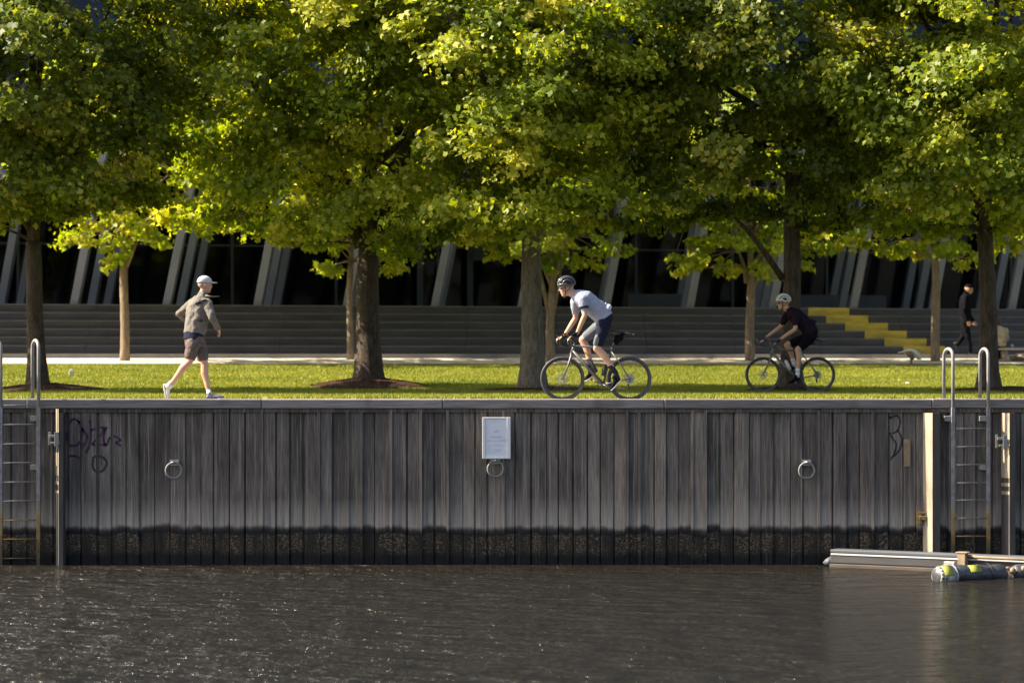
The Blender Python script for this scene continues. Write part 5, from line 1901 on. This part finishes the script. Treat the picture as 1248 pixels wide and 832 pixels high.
# cap
mb = MB()
vs, fs = [], []
c = q(-0.005, 0, 0.035)
nu, nv = 24, 8
for i in range(nv + 1):
    th = PI * 0.52 * i / nv
    for j in range(nu):
        ph = 2 * PI * j / nu
        vs.append(c + rot @ Vector((0.122 * math.sin(th) * math.cos(ph), 0.092 * math.sin(th) * math.sin(ph), 0.108 * math.cos(th))))
for i in range(nv):
    for j in range(nu):
        fs.append((i * nu + j, (i + 1) * nu + j, (i + 1) * nu + (j + 1) % nu, i * nu + (j + 1) % nu))
mb.add(vs, fs)
cap = mb.build('cap', M['white_cap'], rn, smooth=True, solid=0.006)
mb = MB()
vis = []
for i in range(9):
    a = -1.1 + 2.2 * i / 8
    vis.append((q(0.095 * math.cos(a) + 0.02, 0.085 * math.sin(a), 0.045), q(0.085 + 0.105 * math.cos(a), 0.085 * math.sin(a), 0.030 + 0.01 * math.cos(a))))
vs = [v for pr_ in vis for v in pr_]
mb.add(vs, [(2 * i, 2 * i + 1, 2 * i + 3, 2 * i + 2) for i in range(8)])
mb.build('visor', M['white_cap'], cap, smooth=True, solid=0.008)
mb = MB()
mb.ell(q(-0.045, 0, 0.0), (0.060, 0.076, 0.045), rot)
mb.build('hair', M['grey_hair'], rn, smooth=True)

# ---- man walking in black
DW = 71.4
wc = at(1060 + 605 / 5.2, 0, DW)
PW = lambda zx, zy, y=0.0: Vector(((zx - 605) / 232.5, y, (581 - zy) / 232.5))
wk = empty('person', (wc.x, DW - 40, 0.82), 'walker in a black cap, black jacket and black trousers at the foot of the steps', 'person')
body = MB()
hc = PW(628, 168, 0)
fd = Vector((0.95, -0.1, -0.12)).normalized()
q, rot = add_head(body, hc, fd, Vector((fd.y, -fd.x, 0)), 1.08)
body.limb([PW(610, 205, 0), hc + Vector((-0.02, 0, -0.06))], [0.06, 0.058])
TW = [(PW(603, 372, 0), 0.12, 0.165), (PW(605, 340, 0), 0.125, 0.165), (PW(606, 300, 0), 0.125, 0.16), (PW(606, 250, 0), 0.135, 0.18), (PW(608, 218, 0), 0.10, 0.18), (PW(610, 205, 0), 0.06, 0.08)]
torso(body, TW, Y3)
arms = ((PW(603, 225, -0.20), PW(590, 305, -0.27), PW(612, 372, -0.24)), (PW(610, 225, 0.20), PW(630, 310, 0.26), PW(664, 372, 0.22)))
for sh, el, wr in arms:
    body.limb([sh, el, wr], [0.058, 0.042, 0.028])
    d = (wr - el).normalized()
    add_hand(body, wr, d, Vector((0.3, 0, 0)) + Vector((0, 0.9 if sh.y < 0 else -0.9, 0)), Vector((1, 0, 0.2)), 1.0, 0.6, 1)
lg = ((PW(600, 372, -0.09), PW(618, 470, -0.11), PW(634, 560, -0.09)), (PW(604, 372, 0.09), PW(602, 462, 0.10), PW(556, 520, 0.08)))
for hp, kn, an in lg:
    body.limb([hp, kn, an], [0.095, 0.058, 0.036])
body.build('body', M['skin_dark'], wk, smooth=True, remesh=0.009, sm=3)
mb = MB()
torso(mb, [(p, a_ + 0.035, b_ + 0.035) for p, a_, b_ in TW[1:]], Y3)
for sh, el, wr in arms:
    mb.limb([sh, el, el.lerp(wr, 0.9)], [0.085, 0.068, 0.052])
mb.limb([PW(608, 205, 0), PW(612, 194, 0)], [0.085, 0.078])
mb.build('jacket', M['jacket_black'], wk, smooth=True, remesh=0.013, sm=4, dispn=0.03)
mb = MB()
torso(mb, [(p, a_ + 0.02, b_ + 0.02) for p, a_, b_ in TW[:3]], Y3)
for hp, kn, an in lg:
    mb.limb([hp, kn, an], [0.115, 0.085, 0.065])
mb.build('trousers', M['black_cloth'], wk, smooth=True, remesh=0.013, sm=4, dispn=0.03)
shoe('shoe', PW(624, 576, -0.09), PW(676, 578, -0.09), Vector((0, 0, 1)), M['black_plastic'], wk, M['rim'], 1.0)
shoe('shoe', PW(533, 508, 0.08), PW(560, 560, 0.08), Vector((1, 0, 0.5)), M['black_plastic'], wk, M['rim'], 1.0)
mb = MB()
mb.ell(q(-0.008, 0, 0.055), (0.112, 0.088, 0.075), rot)
mb.loft([(q(0.08, 0, 0.045), rot @ Vector((0, 1, 0)), 0.07, rot @ Vector((0, 0, 1)), 0.008), (q(0.15, 0, 0.04), rot @ Vector((0, 1, 0)), 0.05, rot @ Vector((0, 0, 1)), 0.006)], 10)
mb.build('cap', M['black_cloth'], wk, smooth=True)

# ---- bench and the seated person
DB = 69.6
bx = at(1214, 424, DB)
gb = gz(bx.x + 0.4, DB) + 0.02
bn = empty('park_bench', (bx.x, DB - 40, gb), 'pale timber bench on stone pedestals at the right edge of the path', 'bench')
tz = bx.z - gb
mb = MB()
for i in range(4):
    mb.box(0, 3.2, -0.24 + i * 0.122, -0.24 + i * 0.122 + 0.112, tz - 0.055, tz)
mb.build('seat', M['bench_wood'], bn, bevel=0.008)
for xx in (0.22, 1.6, 2.9):
    mb = MB()
    mb.box(xx - 0.06, xx + 0.06, -0.17, 0.17, 0.05, tz - 0.056)
    mb.box(xx - 0.13, xx + 0.13, -0.2, 0.2, 0.0, 0.06)
    mb.box(xx - 0.08, xx + 0.08, -0.19, 0.19, tz - 0.14, tz - 0.11)
    mb.build('leg', M['stone_warm'], bn, bevel=0.01)
pl = empty('stone_seat_block', (bx.x + 0.45, DB - 39.3, gb), 'low rounded brown stone block behind the bench at the right edge', 'stone block')
mb = MB()
mb.loft([((0, 0, 0.0), Y3, 0.3, Vector((0, 0, 1)), 0.02), ((0.05, 0, 0.06), Y3, 0.35, Vector((0, 0, 1)), 0.08), ((0.25, 0, 0.09), Y3, 0.4, Vector((0, 0, 1)), 0.13), ((1.5, 0, 0.1), Y3, 0.4, Vector((0, 0, 1)), 0.17), ((2.2, 0, 0.1), Y3, 0.4, Vector((0, 0, 1)), 0.17)], 20)
mb.build('block', M['stone_warm'], pl, smooth=True)
cupo = empty('cup', (at(1233.5, 0, DB).x, DB - 40, bx.z), 'small grey cup standing on the bench near the seated person', 'cup')
mb = MB()
mb.tube([(0, 0, 0.001), (0, 0, 0.10)], [0.032, 0.042], 14)
mb.build('cup_body', M['galv'], cupo, smooth=True)
mb = MB()
mb.tube([(0, 0, 0.101), (0, 0, 0.112)], [0.045, 0.042], 14)
mb.build('lid', M['dark_frame'], cupo)
sx_ = at(1217.5, 0, DB).x
sp_ = empty('person', (sx_, DB - 40, bx.z), 'dark haired person in a sand coloured jacket sitting on the bench', 'person')
body = MB()
hc = Vector((-0.03, 0.06, 0.70))
fd = Vector((-0.15, 0.95, -0.25)).normalized()
lt = Vector((fd.y, -fd.x, 0))
q, rot = add_head(body, hc, fd, lt, 1.0)
X3 = Vector((1, 0, 0))
TS = [(Vector((0, 0.0, 0.07)), 0.11, 0.165), (Vector((0, -0.02, 0.2)), 0.11, 0.15), (Vector((0, -0.02, 0.36)), 0.12, 0.165), (Vector((0, 0.0, 0.48)), 0.10, 0.18), (Vector((-0.01, 0.03, 0.56)), 0.055, 0.07)]
torso(body, TS, X3)
body.limb([Vector((-0.01, 0.03, 0.56)), hc + Vector((0, -0.01, -0.05))], [0.055, 0.055])
for s_ in (-1, 1):
    sh, el, wr = Vector((0.18 * s_, 0.0, 0.47)), Vector((0.21 * s_, 0.06, 0.22)), Vector((0.12 * s_, 0.3, 0.16))
    body.limb([sh, el, wr], [0.052, 0.040, 0.027])
    add_hand(body, wr, (wr - el), Vector((0, 0, -1)), X3, 0.95, 0.6, -s_)
    body.limb([Vector((0.09 * s_, 0.02, 0.085)), Vector((0.11 * s_, 0.42, 0.095)), Vector((0.11 * s_, 0.47, -0.27))], [0.09, 0.058, 0.038])
body.build('body', M['skin'], sp_, smooth=True, remesh=0.009, sm=3)
mb = MB()
torso(mb, [(p, a_ + 0.03, b_ + 0.03) for p, a_, b_ in TS], X3)
for s_ in (-1, 1):
    mb.limb([Vector((0.18 * s_, 0.0, 0.47)), Vector((0.21 * s_, 0.06, 0.22)), Vector((0.13 * s_, 0.27, 0.165))], [0.078, 0.064, 0.05])
mb.build('jacket', M['jacket_sand'], sp_, smooth=True, remesh=0.012, sm=3, dispn=0.05)
mb = MB()
for s_ in (-1, 1):
    mb.limb([Vector((0.09 * s_, 0.02, 0.10)), Vector((0.11 * s_, 0.42, 0.10)), Vector((0.11 * s_, 0.47, -0.25))], [0.098, 0.072, 0.055])
mb.build('trousers', M['black_cloth'], sp_, smooth=True, remesh=0.012, sm=3)
for s_ in (-1, 1):
    shoe('shoe', (0.11 * s_, 0.42, bn.location.z - bx.z + 0.012), (0.11 * s_, 0.67, bn.location.z - bx.z + 0.012), Vector((0, 0, 1)), M['black_plastic'], sp_, M['rim'], 1.0)
mb = MB()
mb.ell(q(-0.03, 0, 0.02), (0.105, 0.088, 0.108), rot)
mb.ell(q(-0.075, 0, -0.05), (0.045, 0.065, 0.07), rot)
mb.build('hair', M['hair'], sp_, smooth=True)

# ---- curved fixture at the lawn edge
DF = 67.4
fc = at(1080 + 630 / 20.8, 0, DF)
fz = gz(fc.x, DF)
fx = empty('curved_fixture', (fc.x, DF - 40, fz), 'small curved white and brown fixture on a short post at the lawn edge', 'fixture')
PF = lambda zx, zy, y=0.0: Vector(((zx - 630) / (20.8 * 47.3), y, (655 - zy) / (20.8 * 47.3)))
mb = MB()
mb.loft([(PF(300, 350), Y3, 0.02, Vector((0, 0, 1)), 0.012), (PF(380, 340), Y3, 0.035, Vector((0.1, 0, 1)), 0.020), (PF(480, 312), Y3, 0.05, Vector((-0.2, 0, 1)), 0.030), (PF(600, 285), Y3, 0.07, Vector((0, 0, 1)), 0.034),
         (PF(700, 320), Y3, 0.08, Vector((0.5, 0, 0.85)), 0.060), (PF(790, 400), Y3, 0.08, Vector((0.85, 0, 0.5)), 0.075), (PF(830, 490), Y3, 0.07, Vector((1, 0, 0.1)), 0.070), (PF(835, 520), Y3, 0.05, Vector((1, 0, 0)), 0.05)], 16)
mb.build('shell', M['fixture_white'], fx, smooth=True)
mb = MB()
mb.loft([(PF(500, 370, 0.0), Y3, 0.02, Vector((0, 0, 1)), 0.015), (PF(560, 385, 0.0), Y3, 0.05, Vector((0.3, 0, 1)), 0.05), (PF(640, 430, 0.0), Y3, 0.065, Vector((0.6, 0, 0.8)), 0.07), (PF(660, 500, 0.0), Y3, 0.06, Vector((1, 0, 0.0)), 0.06), (PF(650, 530), Y3, 0.04, Vector((1, 0, 0)), 0.035)], 14)
mb.build('core', M['fixture_brown'], fx, smooth=True)
mb = MB()
mb.tube([PF(632, 530), PF(632, 655)], [0.034, 0.028], 12)
mb.build('post', M['fixture_brown'], fx, smooth=True)
mb = MB()
mb.box(-0.09, 0.20, -0.09, 0.09, -0.01, 0.018)
mb.build('base_plate', M['kerb_stone'], fx, bevel=0.004)

# ---- small white marker and litter on the lawn
DM = 57.3
mc = at(87, 0, DM)
mk = empty('garden_marker', (mc.x, DM - 40, gz(mc.x, DM)), 'small white marker light standing on the lawn near the left trunk', 'marker')
mb = MB()
mb.cbox((0, 0, 0.07), (0.10, 0.07, 0.12), Matrix.Rotation(0.12, 3, 'Y'))
mb.cbox((0.012, 0, 0.145), (0.075, 0.055, 0.03), Matrix.Rotation(0.12, 3, 'Y'))
mb.build('housing', M['fixture_white'], mk, bevel=0.012)
mb = MB()
mb.tube([(0, 0, -0.03), (0, 0, 0.03)], 0.018, 8)
mb.build('stake', M['dark_frame'], mk)
DP = 56.2
lp = at(1106, 0, DP)
mb = MB()
rl = random.Random(3)
vs = [(0.06 * math.cos(a) * rl.uniform(.7, 1.2), 0.05 * math.sin(a) * rl.uniform(.7, 1.2), 0.05 + rl.uniform(-.008, .012)) for a in [2 * PI * i / 10 for i in range(10)]] + [(0, 0, 0.075)]
mb.add(vs, [(i, (i + 1) % 10, 10) for i in range(10)])
o = mb.build('litter_paper', M['paper'], fixn=False, solid=0.003)
o.location = (lp.x, DP - 40, gz(lp.x, DP))
tag(o, 'crumpled scrap of white paper lying on the lawn right of the rear cyclist', 'litter')
